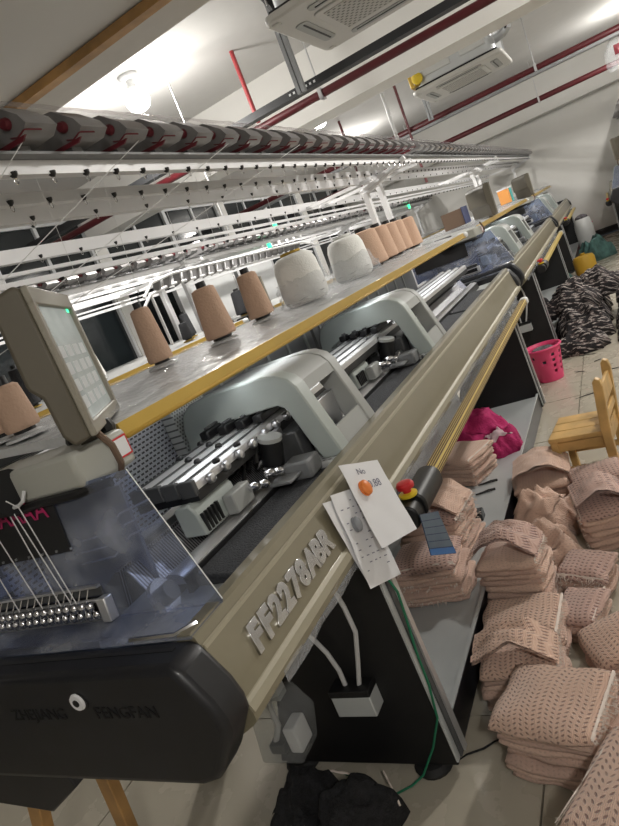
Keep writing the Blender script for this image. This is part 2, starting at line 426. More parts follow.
def tagm(mb, name, m, label, cat, group=None, **k):
    return tag(mb.build(name, m, None, **k), label, cat, group)
def pipes():
    global ORG
    def pipe(name, pts, r, m, label, cat, brackets=()):
        o = empty(name, pts[0]); tag(o, label, cat)
        p = MB().tube(pts, r, 10).build('pipe', m, o)
        for (x, y, z) in brackets:
            MB().tube([(x, y, z+r), (x, y, ZC if not 5.96 < y < 6.42 else ZB)], .006, 5).build('hanger_rod', 'steel', o)
            MB().box(x-.015, x+.015, y-r*1.25, y+r*1.25, z-r*1.3, z+r*1.3).build('hanger_clamp', 'steel', o)
    pipe('sprinkler_pipe', [(-5.0, 5.14, 2.70), (3.4, 5.14, 2.70)], .032, 'red_pipe', 'red sprinkler pipe running beside the black cable tray', 'pipe',
         [(-1.72, 5.14, 2.70), (-3.6, 5.14, 2.7), (.6, 5.14, 2.7)])
    pipe('sprinkler_drop', [(-2.28, 5.08, ZC), (-2.28, 5.08, 2.73)], .018, 'dull_red', 'red riser pipe hanging from the ceiling near the bare bulb', 'pipe')
    pipe('sprinkler_pipe', [(-5.0, 9.05, 2.70), (3.4, 9.05, 2.70)], .042, 'red_pipe', 'red pipe with grey conduit passing below the open air conditioner', 'pipe',
         [(-.42, 9.05, 2.7)])
    pipe('sprinkler_pipe', [(-5.0, 12.35, 2.70), (3.4, 12.35, 2.70)], .045, 'red_pipe', 'dark red pipe closest to the end wall, crossing the hall', 'pipe',
         [(-.66, 12.35, 2.7), (-2.9, 12.35, 2.7)])
    pipe('conduit', [(-5.0, 8.96, 2.64), (3.4, 8.96, 2.64)], .022, 'mid_grey', 'thin grey conduit strapped under a red pipe', 'conduit')
    pipe('sprinkler_drop', [(-2.05, 8.95, ZC), (-2.05, 8.95, 2.0)], .018, 'red_pipe', 'dark red riser dropping behind the yarn rack', 'pipe')
    pipe('sprinkler_drop', [(-3.05, 9.4, ZC), (-3.05, 9.4, 1.9)], .018, 'red_pipe', 'dark red riser beside the grey steel column', 'pipe')
    pipe('conduit', [(-2.62, 4.56, ZC), (-2.62, 4.56, 2.0)], .007, 'white_cable', 'thin white rod hanging from the ceiling beside the bulb', 'rod')
    pipe('conduit', [(-1.62, 6.5, ZC), (-1.62, 6.5, 2.05)], .016, 'white_cable', 'white conduit dropping past the red sprinkler pipe', 'conduit')
    # channel posts hanging from the ceiling
    for (x, y, z, lab) in ((-1.70, 4.69, 2.66, 'pair of grey steel channels carrying the cable tray'), (-1.70, 8.75, 2.66, 'grey steel channel hanging beside the open air conditioner')):
        o = empty('channel_hanger', (x, y, z)); tag(o, lab, 'steel hanger')
        for dx in (-.03, .03):
            MB().box(x+dx*.6-.014, x+dx*.6+.014, y-.02, y+.02, z, ZC).build('channel', 'mid_grey', o, smooth=0)
    # cable tray
    o = empty('cable_tray', (-5.0, 4.8, 2.68)); tag(o, 'long black cable tray hanging under the ceiling', 'cable tray')
    MB().box(-5.0, 3.4, 4.76, 4.765, 2.68, 2.735).box(-5.0, 3.4, 4.845, 4.85, 2.68, 2.735).build('side_wall', 'tray_black', o, smooth=0)
    MB().box(-5.0, 3.4, 4.765, 4.845, 2.68, 2.685).build('bottom', 'tray_black', o, smooth=0)
    for k in range(7):
        MB().box(-1.83+k*.035, -1.815+k*.035, 4.756, 4.761, 2.70, 2.715).build('slot', 'white_enamel', o, smooth=0)
pipes()

def bulb(x, y, zc, label, drop=0, watt=1.0):
    o = empty('ceiling_bulb', (x, y, zc)); tag(o, label, 'light bulb', 'bare bulbs of the hall')
    T = Matrix.Translation((x, y, zc-drop))
    if drop: MB().tube([(x, y, zc), (x, y, zc-drop)], .02, 8).build('stem', 'white_enamel', o)
    MB().lathe([(.075, -.0), (.075, -.012), (.06, -.03), (.035, -.04)], 20, T).build('socket_base', 'white_enamel', o)
    MB().lathe([(.03, -.035), (.034, -.07), (.05, -.11)], 16, T).build('bulb_neck', 'white_enamel', o)
    MB().lathe([(.048, -.105), (.075, -.13), (.092, -.17), (.092, -.205), (.075, -.24), (.04, -.26), (.005, -.266)], 20, T).build('globe', 'bulb_glow', o)
    ld = bpy.data.lights.new('bulb_light', 'POINT'); ld.energy = LAMP_W*watt*.38; ld.shadow_soft_size = .1; ld.color = (1, .965, .91)
    lo = bpy.data.objects.new('bulb_light', ld); COL.objects.link(lo); lo.parent = o; lo.location = (0, 0, -.38-drop)
    # the heat sink of an LED bulb sends most of its light downwards
    sd = bpy.data.lights.new('bulb_light', 'SPOT'); sd.energy = LAMP_W*watt*.75; sd.shadow_soft_size = .1; sd.color = (1, .965, .91)
    sd.spot_size = math.radians(172); sd.spot_blend = .35
    so = bpy.data.objects.new('bulb_light', sd); COL.objects.link(so); so.parent = o; so.location = (0, 0, -.38-drop)
labs = ['bright bare bulb on the ceiling between the wooden trim and the red riser', 'bare bulb glowing behind the ceiling beam', 'bare ceiling bulb over the aisle beside the first machine',
        'bare ceiling bulb over the aisle beyond the beam', 'bare ceiling bulb over the last machines', 'bare ceiling bulb over the aisle near the end wall']
for (x, y), l in zip(BULBS, labs): bulb(x, y, ZC, l, .10 if y == 7.4 else 0)
for (x, y), l in zip(LOW_BULBS, ['bare bulb under the low soffit over the aisle']): bulb(x, y, ZB+.01, l, 0, .5)

def air_conditioner(x, y, label, open_top):
    """ceiling cassette: square panel with grille, louvre slots, body above"""
    o = empty('air_conditioner', (x, y, 2.7)); tag(o, label, 'air conditioner', 'ceiling cassette air conditioners')
    h = .455
    MB().prism([(x+a, y+b) for a, b in rrect(-h, h, -h, h, .06)], 2.70, 2.745, 'z').build('panel', 'ac_white', o, bevel=.012)
    MB().prism([(x+a, y+b) for a, b in rrect(-.25, .25, -.25, .25, .03)], 2.690, 2.703, 'z').build('grille_frame', 'ac_white', o, bevel=.004)
    MB().box(x-.205, x+.205, y-.205, y+.205, 2.686, 2.692).build('grille', 'ac_grille', o, smooth=0)
    for k in range(4):
        R = Matrix.Translation((x, y, 0)) @ Matrix.Rotation(k*PI/2, 4, 'Z')
        MB().prism(rrect(-.235, .235, .30, .375, .03), 2.694, 2.702, 'z', R).build('louvre', 'grey_plastic', o)
        MB().box(-.2, .2, .325, .335, 2.691, 2.695, R).build('louvre_slot', 'black', o, smooth=0)
        MB().box(.38, .42, .38, .42, 2.694, 2.70, R).build('corner_cap', 'ac_white', o, smooth=0)
    MB().prism([(x+a, y+b) for a, b in rrect(-.41, .41, -.41, .41, .12)], 2.76, 3.02, 'z').build('body', 'ac_body', o, bevel=.01)
    MB().box(x-.415, x+.415, y-.415, y+.415, 2.742, 2.765).build('seal', 'ac_foam', o, smooth=0)
    if open_top:
        MB().box(x-.30, x-.02, y-.424, y-.405, 2.83, 2.97).box(x+.08, x+.33, y-.424, y-.405, 2.84, 2.96).build('insulation_patch', 'white_enamel', o, bevel=.006)
        MB().lathe([(.0, 0), (.055, .0), (.055, .03), (.03, .05)], 14, Matrix.Translation((x-.36, y-.43, 2.84)) @ Matrix.Rotation(PI/2, 4, 'X')).build('pump', 'yellow', o)
        MB().box(x-.46, x-.36, y-.40, y-.25, 2.78, 2.95).build('drain_box', 'yellow_gold', o, bevel=.01)
        MB().tube([(x+.40, y-.3, 2.85), (x+.5, y-.33, 2.86), (x+.56, y-.38, 2.90)], .04, 10).build('pipe_insulation', 'ac_body', o)
        MB().lathe([(.0, 0), (.042, 0), (.042, .02), (.0, .02)], 14, Matrix.Translation((x+.56, y-.38, 2.90)) @ Matrix.Rotation(-1.0, 4, 'Y')).build('pipe_end', 'black', o)
    else:
        MB().tube([(x-.41, y+.0, 2.88), (x-.52, y+.05, 2.9), (x-.6, y+.05, 3.1), (x-.6, y+.05, 3.29)], .035, 8).build('pipe_insulation', 'black', o)
    for a in (-.38, .38):
        for b in (-.38, .38): MB().tube([(x+a*1.08, y+b*1.08, 2.8), (x+a*1.08, y+b*1.08, ZC)], .005, 5).build('hanger_rod', 'steel', o)
air_conditioner(-.86, 3.87, 'ceiling air conditioner with square mesh grille beside the black cable tray', False)
air_conditioner(-1.01, 7.47, 'ceiling air conditioner with its silver casing exposed above the panel', True)

# ------------------------------------------------------------------ knitting machine
Y0, Y1 = .72, 5.10          # ends of the first machine
MX = -1.2
def arch_profile():
    """side cheek of the carriage bridge in X,Z"""
    o = [(-1.36, 1.03), (-1.345, 1.15), (-1.325, 1.195), (-1.29, 1.22), (-1.22, 1.232)]
    o += [(-1.0, 1.232), (-.955, 1.225), (-.92, 1.205), (-.90, 1.175)]
    o += [(-.838, .955), (-.838, .945), (-.905, .945), (-.925, 1.0), (-.955, 1.105), (-.965, 1.125), (-.985, 1.137), (-1.22, 1.132), (-1.30, 1.10), (-1.315, 1.03)]
    return o
def build_machine():
    root = empty('knitting_machine', (MX, Y0, 0))
    # --- front panel
    prof = [(-.84, .958), (-.812, .958), (-.803, .952), (-.797, .934), (-.792, .931), (-.790, .926), (-.764, .812), (-.758, .806), (-.752, .790), (-.753, .772), (-.765, .762), (-.80, .742), (-.86, .70), (-.89, .70), (-.87, .90)]
    fp = MB().prism(prof, .742, Y1-.06).build('front_panel', 'olive', root, smooth=25)
    MB().prism([(-.7955, .9345), (-.7905, .9315), (-.7885, .9255), (-.7925, .9245)], .745, Y1-.06).build('crease_moulding', 'olive_light', fp, smooth=0)
    MB().prism([(-.7615, .811), (-.7555, .805), (-.7495, .789), (-.7565, .800)], .745, Y1-.06).build('lower_moulding', 'olive_light', fp, smooth=0)
    # raised chrome letters on the panel
    face = Vector((-.764+.790, 0, .812-.926)).normalized()      # down the face
    nrm = Vector((-face.z, 0, face.x))
    yv = Vector((0, 1, 0))
    y = .835
    txt = 'FF2278ABR'; sz = .074
    base = Vector((-.790, 0, .926)).lerp(Vector((-.764, 0, .812)), .74)+nrm*.002
    for i, ch in enumerate(txt):
        me = text_mesh(ch, sz, .0035, 'chrome' if ch not in 'BR' else 'chrome', shear=.12, bevel=.001, bold=.0035)
        o = place('letter', me, fp)
        R = Matrix((( yv.x, -face.x, nrm.x, 0), (yv.y, -face.y, nrm.y, 0), (yv.z, -face.z, nrm.z, 0), (0, 0, 0, 1)))
        S = Matrix.Diagonal((1.0, 1.0, 1, 1))
        o.matrix_local = Matrix.Translation(Vector(rel((base.x, y, base.z)))) @ R @ S
        y += .0430
    # loose protective film still hanging on the lower edge of the panel
    random.seed(3)
    def filmfn(u, v):
        yy = 1.62+u*3.1
        return Vector((-.752+.012*hnoise(yy*9, v*2, 1)+.012*v, yy, .788-.055*v+.010*hnoise(yy*7, v*3, 5)))
    MB().grid(filmfn, 120, 6).build('protective_film', 'film', root, fix=False)
    def filmfn2(u, v):
        yy = .86+u*.75
        return Vector((-.7555+.004*hnoise(yy*11, v*2, 8)+.002, yy, .782-.03*v+.006*hnoise(yy*9, v*3, 2)))
    MB().grid(filmfn2, 40, 4).build('protective_film', 'film', root, fix=False)
    # --- end covers
    def cover(y0, y1, name):
        p = [(-1.75, .950), (-.815, .950), (-.797, .944), (-.757, .872), (-.747, .835), (-.749, .808), (-.80, .735), (-.822, .712), (-.86, .700), (-1.75, .694)]
        return MB().prism(p, y0, y1).build(name, 'navy', root, bevel=.016, seg=4, smooth=35)
    cv = cover(.665, .748, 'end_cover')
    MB().prism([(-1.74, .9485), (-.83, .9485), (-.83, .951), (-1.74, .951)], .71, .72).build('cover_seam', 'black', cv, smooth=0)
    for t, x, s in (('ZHEJIANG', -1.28, .036), ('FENGFAN', -1.035, .036)):
        me = text_mesh(t, s, .0008, 'navy_text')
        o = place('lettering', me, cv); o.matrix_local = Matrix.Translation(Vector(rel((x, .6642, .853)))) @ Matrix.Rotation(PI/2, 4, 'X')
    RX = Matrix.Rotation(PI/2, 4, 'X')
    MB().lathe([(.008, 0), (.016, 0), (.018, .004), (.016, .008), (.008, .008)], 20, Matrix.Translation((-1.062, .666, .893)) @ RX).build('lock_ring', 'paper', cv)
    MB().lathe([(.0, 0), (.0185, 0), (.0185, .004), (.0, .004)], 20, Matrix.Translation((-1.058, .667, .891)) @ RX).build('lock_recess', 'black', cv)
    MB().lathe([(.0, 0), (.0075, 0), (.0075, .0095), (.0, .0095)], 14, Matrix.Translation((-1.062, .666, .893)) @ RX).build('lock_core', 'black', cv)
    cover(Y1-.12, Y1, 'end_cover')
    MB().prism([(-1.60, .70), (-1.255, .70), (-1.245, .66), (-1.37, .585), (-1.60, .60)], .685, .73).build('lower_bracket', 'navy', root, bevel=.004)
    # --- body, legs, feet
    MB().box(-1.76, -.90, .75, Y1-.1, .70, .88).build('bed_body', 'mid_grey', root, smooth=0)
    for y in (1.37, 4.40):
        lg = MB().prism([(-.756, .035), (-.774, .735), (-1.22, .735), (-1.26, .32), (-1.37, .035)], y, y+.07).build('leg_panel', 'charcoal', root, bevel=.006)
        for k, (dx, m) in enumerate(((.0, 'light_sheet'), (.010, 'dark_grey'), (.020, 'aluminium'))):
            MB().prism([(-.752+dx*.6, .05), (-.770+dx*.6, .735), (-.776+dx*.6, .735), (-.758+dx*.6, .05)], y-.002+.022*k, y+.020+.022*k).build('edge_strip', m, lg, smooth=0)
        MB().box(-1.28, -1.10, y+.01, y+.06, .62, .70).build('leg_bracket', 'charcoal', lg, smooth=0)
        for x in (-.85, -1.31):
            MB().lathe([(.055, 0), (.06, .012), (.05, .03), (.018, .034), (.018, .05)], 18, Matrix.Translation((x, y+.035, 0))).build('foot', 'black_rubber', lg)
    lg0 = [c for c in root.children if c.name.startswith('leg_panel')][0]
    MB().box(-1.03, -.905, 1.31, 1.372, .262, .330).build('junction_box', 'light_sheet', lg0, bevel=.004)
    MB().box(-1.032, -.903, 1.309, 1.372, .328, .350).build('junction_lid', 'black', lg0, bevel=.003)
    MB().tube([(-.905, 1.345, .70), (-.885, 1.34, .60), (-.882, 1.34, .52), (-.915, 1.34, .42), (-.945, 1.34, .335)], .007, 8).build('cable', 'white_cable', lg0)
    MB().tube([(-1.065, 1.345, .56), (-1.03, 1.34, .52), (-1.0, 1.34, .46), (-.985, 1.34, .40), (-.985, 1.34, .335)], .007, 8).build('cable', 'white_cable', lg0)
    # second pair of legs at the back
    for y in (1.37, 4.40):
        MB().box(-1.72, -1.64, y, y+.07, .02, .70).build('rear_leg', 'charcoal', root, bevel=.004)
    # --- collecting tray between the legs
    tr = MB().prism([(-.769, .140), (-.765, .140), (-.765, .025), (-.769, .025)], 1.45, 4.39).build('tray_skirt', 'navy', root, smooth=0)
    MB().prism([(-.769, .125), (-1.28, .118), (-1.28, .114), (-.769, .119)], 1.45, 4.39).build('tray_floor', 'light_sheet', root, smooth=0)
    MB().prism([(-1.28, .116), (-1.31, .70), (-1.314, .70), (-1.286, .114)], 1.45, 4.39).build('tray_back', 'light_sheet', root, smooth=0)
    MB().box(-.774, -.761, 1.45, 4.39, .138, .144).build('tray_lip', 'light_sheet', tr, smooth=0)
    # --- yellow start-stop bar
    br = MB().prism(rrect(-.722, -.678, .722, .758, .006, 2), 1.79, 4.60).build('start_bar', 'yellow_bar', root)
    for k in range(4):
        MB().box(-.7155+k*.0095, -.7115+k*.0095, 1.79, 4.60, .7575, .7595).build('bar_groove', 'brown_card', br, smooth=0)
    for k in range(3):
        MB().box(-.6785, -.6765, 1.79, 4.60, .729+k*.009, .732+k*.009).build('bar_groove', 'brown_card', br, smooth=0)
    MB().prism(rrect(-.742, -.660, .695, .777, .036, 5), 1.60, 1.80).build('bar_end_cap', 'black', br, bevel=.006)
    MB().prism(rrect(-.728, -.672, .712, .766, .02, 4), 4.59, 4.66).build('bar_end_cap', 'white_enamel', br, bevel=.004)
    MB().prism([(-.70, .73), (-.80, .76), (-.80, .72), (-.71, .70)], 1.72, 1.76).build('bar_bracket', 'black', br, smooth=0)
    MB().prism([(-.70, .73), (-.80, .76), (-.80, .72), (-.71, .70)], 4.61, 4.64).build('bar_bracket', 'dark_grey', br, smooth=0)
    es = Matrix.Translation((-.705, 1.605, .752))
    MB().prism(rrect(-.752, -.672, .69, .765, .03, 4), 1.54, 1.62).build('stop_housing', 'black', br, bevel=.006)
    MB().lathe([(.026, .018), (.028, .022), (.028, .027), (.02, .03)], 20, es).build('stop_collar', 'yellow', br)
    MB().lathe([(.012, .028), (.014, .040), (.026, .044), (.027, .054), (.022, .061), (.010, .064)], 20, es).build('stop_button', 'red', br)
    # --- working area behind the panel
    MB().box(-1.04, -.84, .84, Y1-.14, .885, .905).build('bed_plate', 'grey_plastic', root, smooth=0)
    for a, b in ((1.0, 1.56), (1.97, 2.70), (3.07, 3.75), (3.80, 4.5)):
        m = MB().prism([(-1.0, .906), (-1.0, .936), (-.872, .924), (-.868, .906)], a, b).build('lint_mat', 'speckle_mat', root, bevel=.005)
        MB().lathe([(0, 0), (.005, 0), (.005, .005), (0, .005)], 8, Matrix.Translation((-.985, a+.012, .935))).build('screw', 'steel', m)
    MB().prism([(-1.062, .93), (-1.062, .952), (-1.05, .958), (-1.022, .956), (-1.008, .948), (-1.008, .93)], .98, 4.85).build('guide_rail', 'aluminium', root)
    MB().box(-1.012, -1.002, .98, 4.85, .90, .945).build('guide_rail_flank', 'black', root, smooth=0)
    MB().box(-1.07, -1.045, .98, 4.85, .90, .94).build('guide_rail_flank', 'black', root, smooth=0)
    MB().prism([(-1.075, .90), (-1.13, 1.0), (-1.14, 1.0), (-1.16, .90)], .95, 4.9).build('front_needle_bed', 'needle_bed', root, smooth=0)
    MB().prism([(-1.18, .90), (-1.155, 1.0), (-1.165, 1.0), (-1.30, .92)], .95, 4.9).build('rear_needle_bed', 'needle_bed', root, smooth=0)
    MB().prism([(-1.30, .88), (-1.30, .925), (-1.40, .93), (-1.40, .88)], .95, 4.9).build('rear_rail', 'dark_grey', root, smooth=0)
    # back wall of the knitting zone
    MB().box(-1.462, -1.458, .90, 1.78, .93, 1.265).build('perforated_screen', 'perforated', root, smooth=0)
    MB().box(-1.475, -1.452, 1.80, 2.9, .93, 1.265).build('back_panel', 'mid_grey', root, smooth=0)
    MB().box(-1.475, -1.452, 2.93, 4.9, .93, 1.265).build('back_panel', 'mid_grey', root, smooth=0)
    for k in range(14): MB().box(-1.452, -1.444, 2.0+k*.2, 2.02+k*.2, .94, 1.26).build('panel_rib', 'grey_plastic', root, smooth=0)
    v = MB().box(-1.45, -1.40, 1.62, 1.82, 1.02, 1.255).build('vent_box', 'perforated_white', root, bevel=.005)
    # yarn feeder rails
    xs = (-1.055, -1.108, -1.161, -1.214)
    for i, x in enumerate(xs):
        z = 1.075+.003*i
        r = MB().prism([(x-.024, z), (x-.024, z+.020), (x-.012, z+.028), (x+.012, z+.028), (x+.024, z+.020), (x+.024, z)], 1.17, 4.8).build('feeder_rail', 'aluminium', root, smooth=0)
        MB().box(x-.005, x+.005, 1.17, 4.8, z+.0285, z+.0305).build('rail_groove', 'dark_grey', r, smooth=0)
        MB().box(x-.025, x+.025, 1.155, 1.172, z-.012, z+.030).build('rail_end_block', 'dark_grey', r, bevel=.003)
        for k, yy in enumerate((1.27, 1.38)):
            MB().lathe([(.010, 0), (.011, .006), (.007, .012), (.0, .013)], 8, Matrix.Translation((x+.03*(1 if i == 0 else 0)-.0, yy+.03*i, z+.028))).build('rail_clip', 'black', r)
    MB().box(-1.235, -1.03, 1.16, 4.8, 1.050, 1.074).build('rail_carrier', 'black', root, smooth=0)
    for k in range(7):
        yy = 1.22+k*.075
        MB().lathe([(.0, 0), (.012, 0), (.015, .008), (.012, .017), (.0, .02)], 10, Matrix.Translation((-1.030, yy, 1.082)) @ Matrix.Rotation(PI/2, 4, 'Y')).build('clamp_knob', 'steel', root)
    # yarn carriers parked on the rails
    for i, x in enumerate(xs):
        for k, (ya, ln) in enumerate(((1.56-.02*i, .20), (2.70, .16))):
            z = 1.106+.003*i
            c = MB().box(x-.017, x+.017, ya, ya+ln, z, z+.026).build('yarn_carrier', 'black', root, bevel=.005)
            MB().prism([(x-.006, z+.01), (x+.006, z+.01), (x+.003, z-.12), (x-.003, z-.12)], ya+ln*.5-.006, ya+ln*.5+.006).build('feeder_arm', 'steel', c, smooth=0)
            MB().box(x-.008, x+.008, ya+.02, ya+ln-.03, z+.026, z+.034).build('carrier_cap', 'dark_grey', c, bevel=.003)
    # carriage bridges
    for (ya, yb) in ((1.58, 1.90), (2.74, 3.04)):
        bg = MB().prism(arch_profile(), ya, ya+.062).build('carriage_bridge', 'pale_green_grey', root, bevel=.005, seg=2)
        MB().prism(arch_profile(), yb-.058, yb).build('bridge_cheek', 'grey_plastic', bg, bevel=.005, seg=2)
        top = [(-1.345, 1.15), (-1.325, 1.195), (-1.29, 1.219), (-1.22, 1.229), (-1.0, 1.229), (-.957, 1.222), (-.923, 1.203), (-.905, 1.178),
               (-.912, 1.172), (-.93, 1.195), (-.96, 1.213), (-1.0, 1.219), (-1.22, 1.219), (-1.285, 1.209), (-1.317, 1.188), (-1.335, 1.15)]
        MB().prism(top, ya+.02, yb-.02).build('bridge_top', 'grey_plastic', bg, smooth=35)
        MB().prism([(-.905, 1.18), (-.895, 1.145), (-.902, 1.143), (-.914, 1.178)], ya+.02, yb-.02).build('bridge_front', 'grey_plastic', bg, smooth=0)
        MB().prism([(-.86, 1.015), (-.843, .955), (-.850, .955), (-.868, 1.015)], ya+.02, yb-.02).build('bridge_front', 'grey_plastic', bg, smooth=0)
        MB().box(-1.0, -.815, ya-.03, yb+.02, .925, .946).build('carriage_base', 'perforated_plate', bg, bevel=.006)
        # mechanism under the bridge
        MB().box(-1.06, -.96, ya+.0, yb-.0, .95, 1.05).build('cam_box', 'dark_grey', bg, bevel=.006)
        MB().box(-.955, -.925, ya+.06, yb-.06, .948, 1.09).build('slot_bracket', 'steel', bg, bevel=.003)
        MB().lathe([(.0, 0), (.034, 0), (.034, .07), (.028, .075), (0, .075)], 16, Matrix.Translation((-1.02, ya-.08, .995)) @ Matrix.Rotation(.3, 4, 'Y')).build('motor', 'black', bg)
        MB().lathe([(.0, 0), (.036, 0), (.036, .012), (0, .012)], 16, Matrix.Translation((-1.0, ya-.08, 1.065)) @ Matrix.Rotation(.3, 4, 'Y')).build('motor_cap', 'grey_plastic', bg)
        MB().box(-.99, -.90, ya-.10, ya-.02, .93, .985).build('drive_box', 'mid_grey', bg, bevel=.008)
        # slotted housing of the take-down cam, in front of the bridge
        hb = MB().prism([(-1.11, .965), (-1.11, 1.045), (-1.06, 1.052), (-1.045, 1.03), (-1.035, .965)], ya-.44, ya-.26).build('cam_housing', 'pale_green_grey', bg, bevel=.006)
        for k in range(5):
            MB().box(-1.0422, -1.032, ya-.43+k*.016, ya-.423+k*.016, .972, 1.02).build('housing_slot', 'black', hb, smooth=0)
        MB().box(-1.035, -1.0, ya-.34, ya-.25, .965, 1.02).build('cam_block', 'grey_plastic', hb, bevel=.004)
        for k in range(4):
            MB().lathe([(0, 0), (.012, 0), (.012, .02), (.006, .03), (0, .03)], 10, Matrix.Translation((-.997+.004*k, ya-.26+k*.04, 1.0-.012*(k % 2))) @ Matrix.Rotation(PI/2, 4, 'Y')).build('cam_roller', 'bright_steel', hb)
        for k in range(9):
            rr = random.Random(k+int(ya*100))
            x = rr.uniform(-1.10, -.97); yy = rr.uniform(ya-.16, ya-.02); z = rr.uniform(.96, 1.07)
            if k % 3 == 0: MB().box(x-.012, x+.012, yy-.02, yy+.02, z-.012, z+.012).build('linkage_block', ('steel', 'dark_grey', 'black')[k % 3], bg, bevel=.003)
            elif k % 3 == 1: MB().tube([(x, yy-.03, z), (x+.02, yy, z+.03), (x+.01, yy+.04, z+.01)], .005, 6).build('linkage_rod', 'bright_steel', bg)
            else: MB().tube([(x, yy-.05, z), (x-.01, yy, z+.06), (x+.02, yy+.05, z+.04)], .008, 6).build('hose', 'black', bg)
        MB().prism([(-1.0, .952), (-.93, .952), (-.93, .96), (-1.0, .965)], ya-.17, ya-.10).build('brush_plate', 'mid_grey', bg, bevel=.003)
    # --- yarn shelf over the back of the machine
    sh = MB().prism([(-1.03, 1.313), (-1.62, 1.359), (-1.62, 1.339), (-1.04, 1.290)], 1.015, Y1-.05).build('yarn_shelf', 'shelf_film', root, smooth=0)
    MB().prism([(-1.026, 1.314), (-1.034, 1.314), (-1.036, 1.279), (-1.012, 1.276), (-1.010, 1.281), (-1.022, 1.285)], 1.015, Y1-.05).build('shelf_fascia', 'yellow_gold', sh, smooth=20)
    MB().prism(rrect(-1.09, -1.005, 1.270, 1.318, .02, 4), Y1-.06, Y1+.02).build('shelf_end_cap', 'white_enamel', sh, bevel=.01)
    MB().prism([(-1.085, 1.288), (-1.055, 1.286), (-1.055, 1.274), (-1.085, 1.276)], 1.10, 4.95).build('fill_housing', 'white_enamel', sh, smooth=0)  # housing added to carry the fill strip
    MB().prism([(-1.080, 1.276), (-1.060, 1.2745), (-1.064, 1.270), (-1.076, 1.271)], 1.12, 4.93).build('fill_lamp', 'fill_glow', sh, smooth=0)  # unseen lamp strip, added to brighten the knitting zone below the shelf
    for y in (1.05, 4.78): MB().box(-1.6, -1.56, y, y+.04, .88, 1.335).build('shelf_post', 'mid_grey', sh, smooth=0)
    # crumpled plastic wrap left on the shelf
    def wrap(u, v):
        yy = 1.03+u*3.6; x = -1.06-.5*v
        return Vector((x, yy, 1.319+(-1.03-x)*.078+.006+.011*abs(hnoise(yy*6, x*9, 3))+.012*max(0, hnoise(yy*13, x*16, 9))))
    MB().grid(wrap, 150, 26).build('plastic_wrap', 'film', sh, fix=False)
    # --- yarn rack
    for i, (x, z, hh, tt) in enumerate(((-1.25, 1.948, .036, .030), (-1.455, 1.945, .034, .026), (-1.60, 1.935, .062, .03), (-2.08, 1.93, .055, .03), (-2.10, 1.885, .014, .02), (-2.12, 1.845, .024, .022))):
        MB().box(x-tt/2, x+tt/2, .50, Y1+.02, z, z+hh).build('rack_rail', 'rail_white', root, smooth=0)
    MB().box(-1.30, -1.20, .50, Y1+.02, 1.985, 1.992).build('tensioner_track', 'mid_grey', root, smooth=0)
    for y in (.6, 4.85):
        MB().box(-2.10, -1.24, y, y+.03, 1.925, 1.95).build('rack_cross_bar', 'rail_white', root, smooth=0)
    for y in (4.78,):
        MB().box(-1.575, -1.535, y, y+.06, 1.335, 1.86).build('rack_post', 'rail_white', root, bevel=.004)
        MB().prism([(-1.59, 1.83), (-1.59, 1.88), (-1.20, 1.985), (-1.19, 1.955), (-1.50, 1.85)], y+.01, y+.05).build('rack_bracket', 'rail_white', root, bevel=.003)
        MB().prism([(-1.52, 1.865), (-1.30, 1.93), (-1.30, 1.936), (-1.52, 1.872)], y+.004, y+.056).build('bracket_cap', 'white_enamel', root, smooth=0)
    MB().box(-1.575, -1.535, .51, .57, 1.0, 1.93).build('rack_post', 'rail_white', root, bevel=.004)
    MB().box(-1.575, -1.535, .57, .95, 1.0, 1.04).build('rack_post_arm', 'rail_white', root, bevel=.004)
    # yarn tensioners on top
    body = MB()
    bp = [(-.12, .02), (-.12, .065), (-.09, .10), (-.03, .122), (.04, .112), (.10, .066), (.115, .04), (.09, .022)]
    body.prism(bp, -.052, .052)
    body.box(-.03, .03, -.02, .02, 0, .03)
    bme = body.mesh('tensioner', 'mid_grey_gloss')
    dial = MB().lathe([(.0, 0), (.015, 0), (.016, .006), (.012, .016), (.006, .018), (0, .018)], 12, Matrix.Rotation(PI/2, 4, 'X')).mesh('dial', 'maroon')
    arm = MB().tube([(.05, -.05, .02), (.08, -.06, .008), (.10, -.05, .02), (.115, -.01, .015)], .0025, 5).prism([(.0, .0), (.09, -.004), (.105, .006), (.0, .012)], -.060, -.054).mesh('arm', 'maroon')
    eye = MB().lathe([(.016, 0), (.014, -.010), (.006, -.018), (0, -.018)], 8).mesh('eyelet', 'black')
    ring = MB().tube([(.0, .009*math.cos(a), -.026+.013*math.sin(a)) for a in [k*PI/4 for k in range(9)]], .0022, 4, cap=False).mesh('ring', 'bright_steel')
    y = .565; k = 0
    while y < Y1-.03:
        t = place('yarn_tensioner', bme, root, rel((-1.25, y, 1.992)))
        place('tension_dial', dial, t, (.06, -.052, .06))
        place('tension_arm', arm, t, (0, 0, .01))
        y += .19; k += 1
    for (x, z, st, ph) in ((-1.25, 1.955, .13, 0), (-1.455, 1.957, .15, .05), (-1.60, 1.953, .30, .1), (-2.08, 1.945, .24, .0), (-2.12, 1.845, .24, .1)):
        y = .62+ph
        while y < Y1:
            e = place('eyelet', eye, root, rel((x+.012, y, z)), scale=(.72, .72, .8))
            place('eyelet_ring', ring, e, (0, 0, 0))
            y += st
    # clear sleeve lying over the tensioners
    def sleeve(u, v):
        yy = .50+u*(Y1-.49); a = (v-.5)*2.0
        return Vector((-1.255+.14*math.sin(a)+.005*hnoise(yy*14, v*4), yy, 1.985+.137*math.cos(a*.9)+.007*hnoise(yy*16, v*5, 4)))
    MB().grid(sleeve, 130, 8).build('tensioner_sleeve', 'film_thin', root, fix=False)
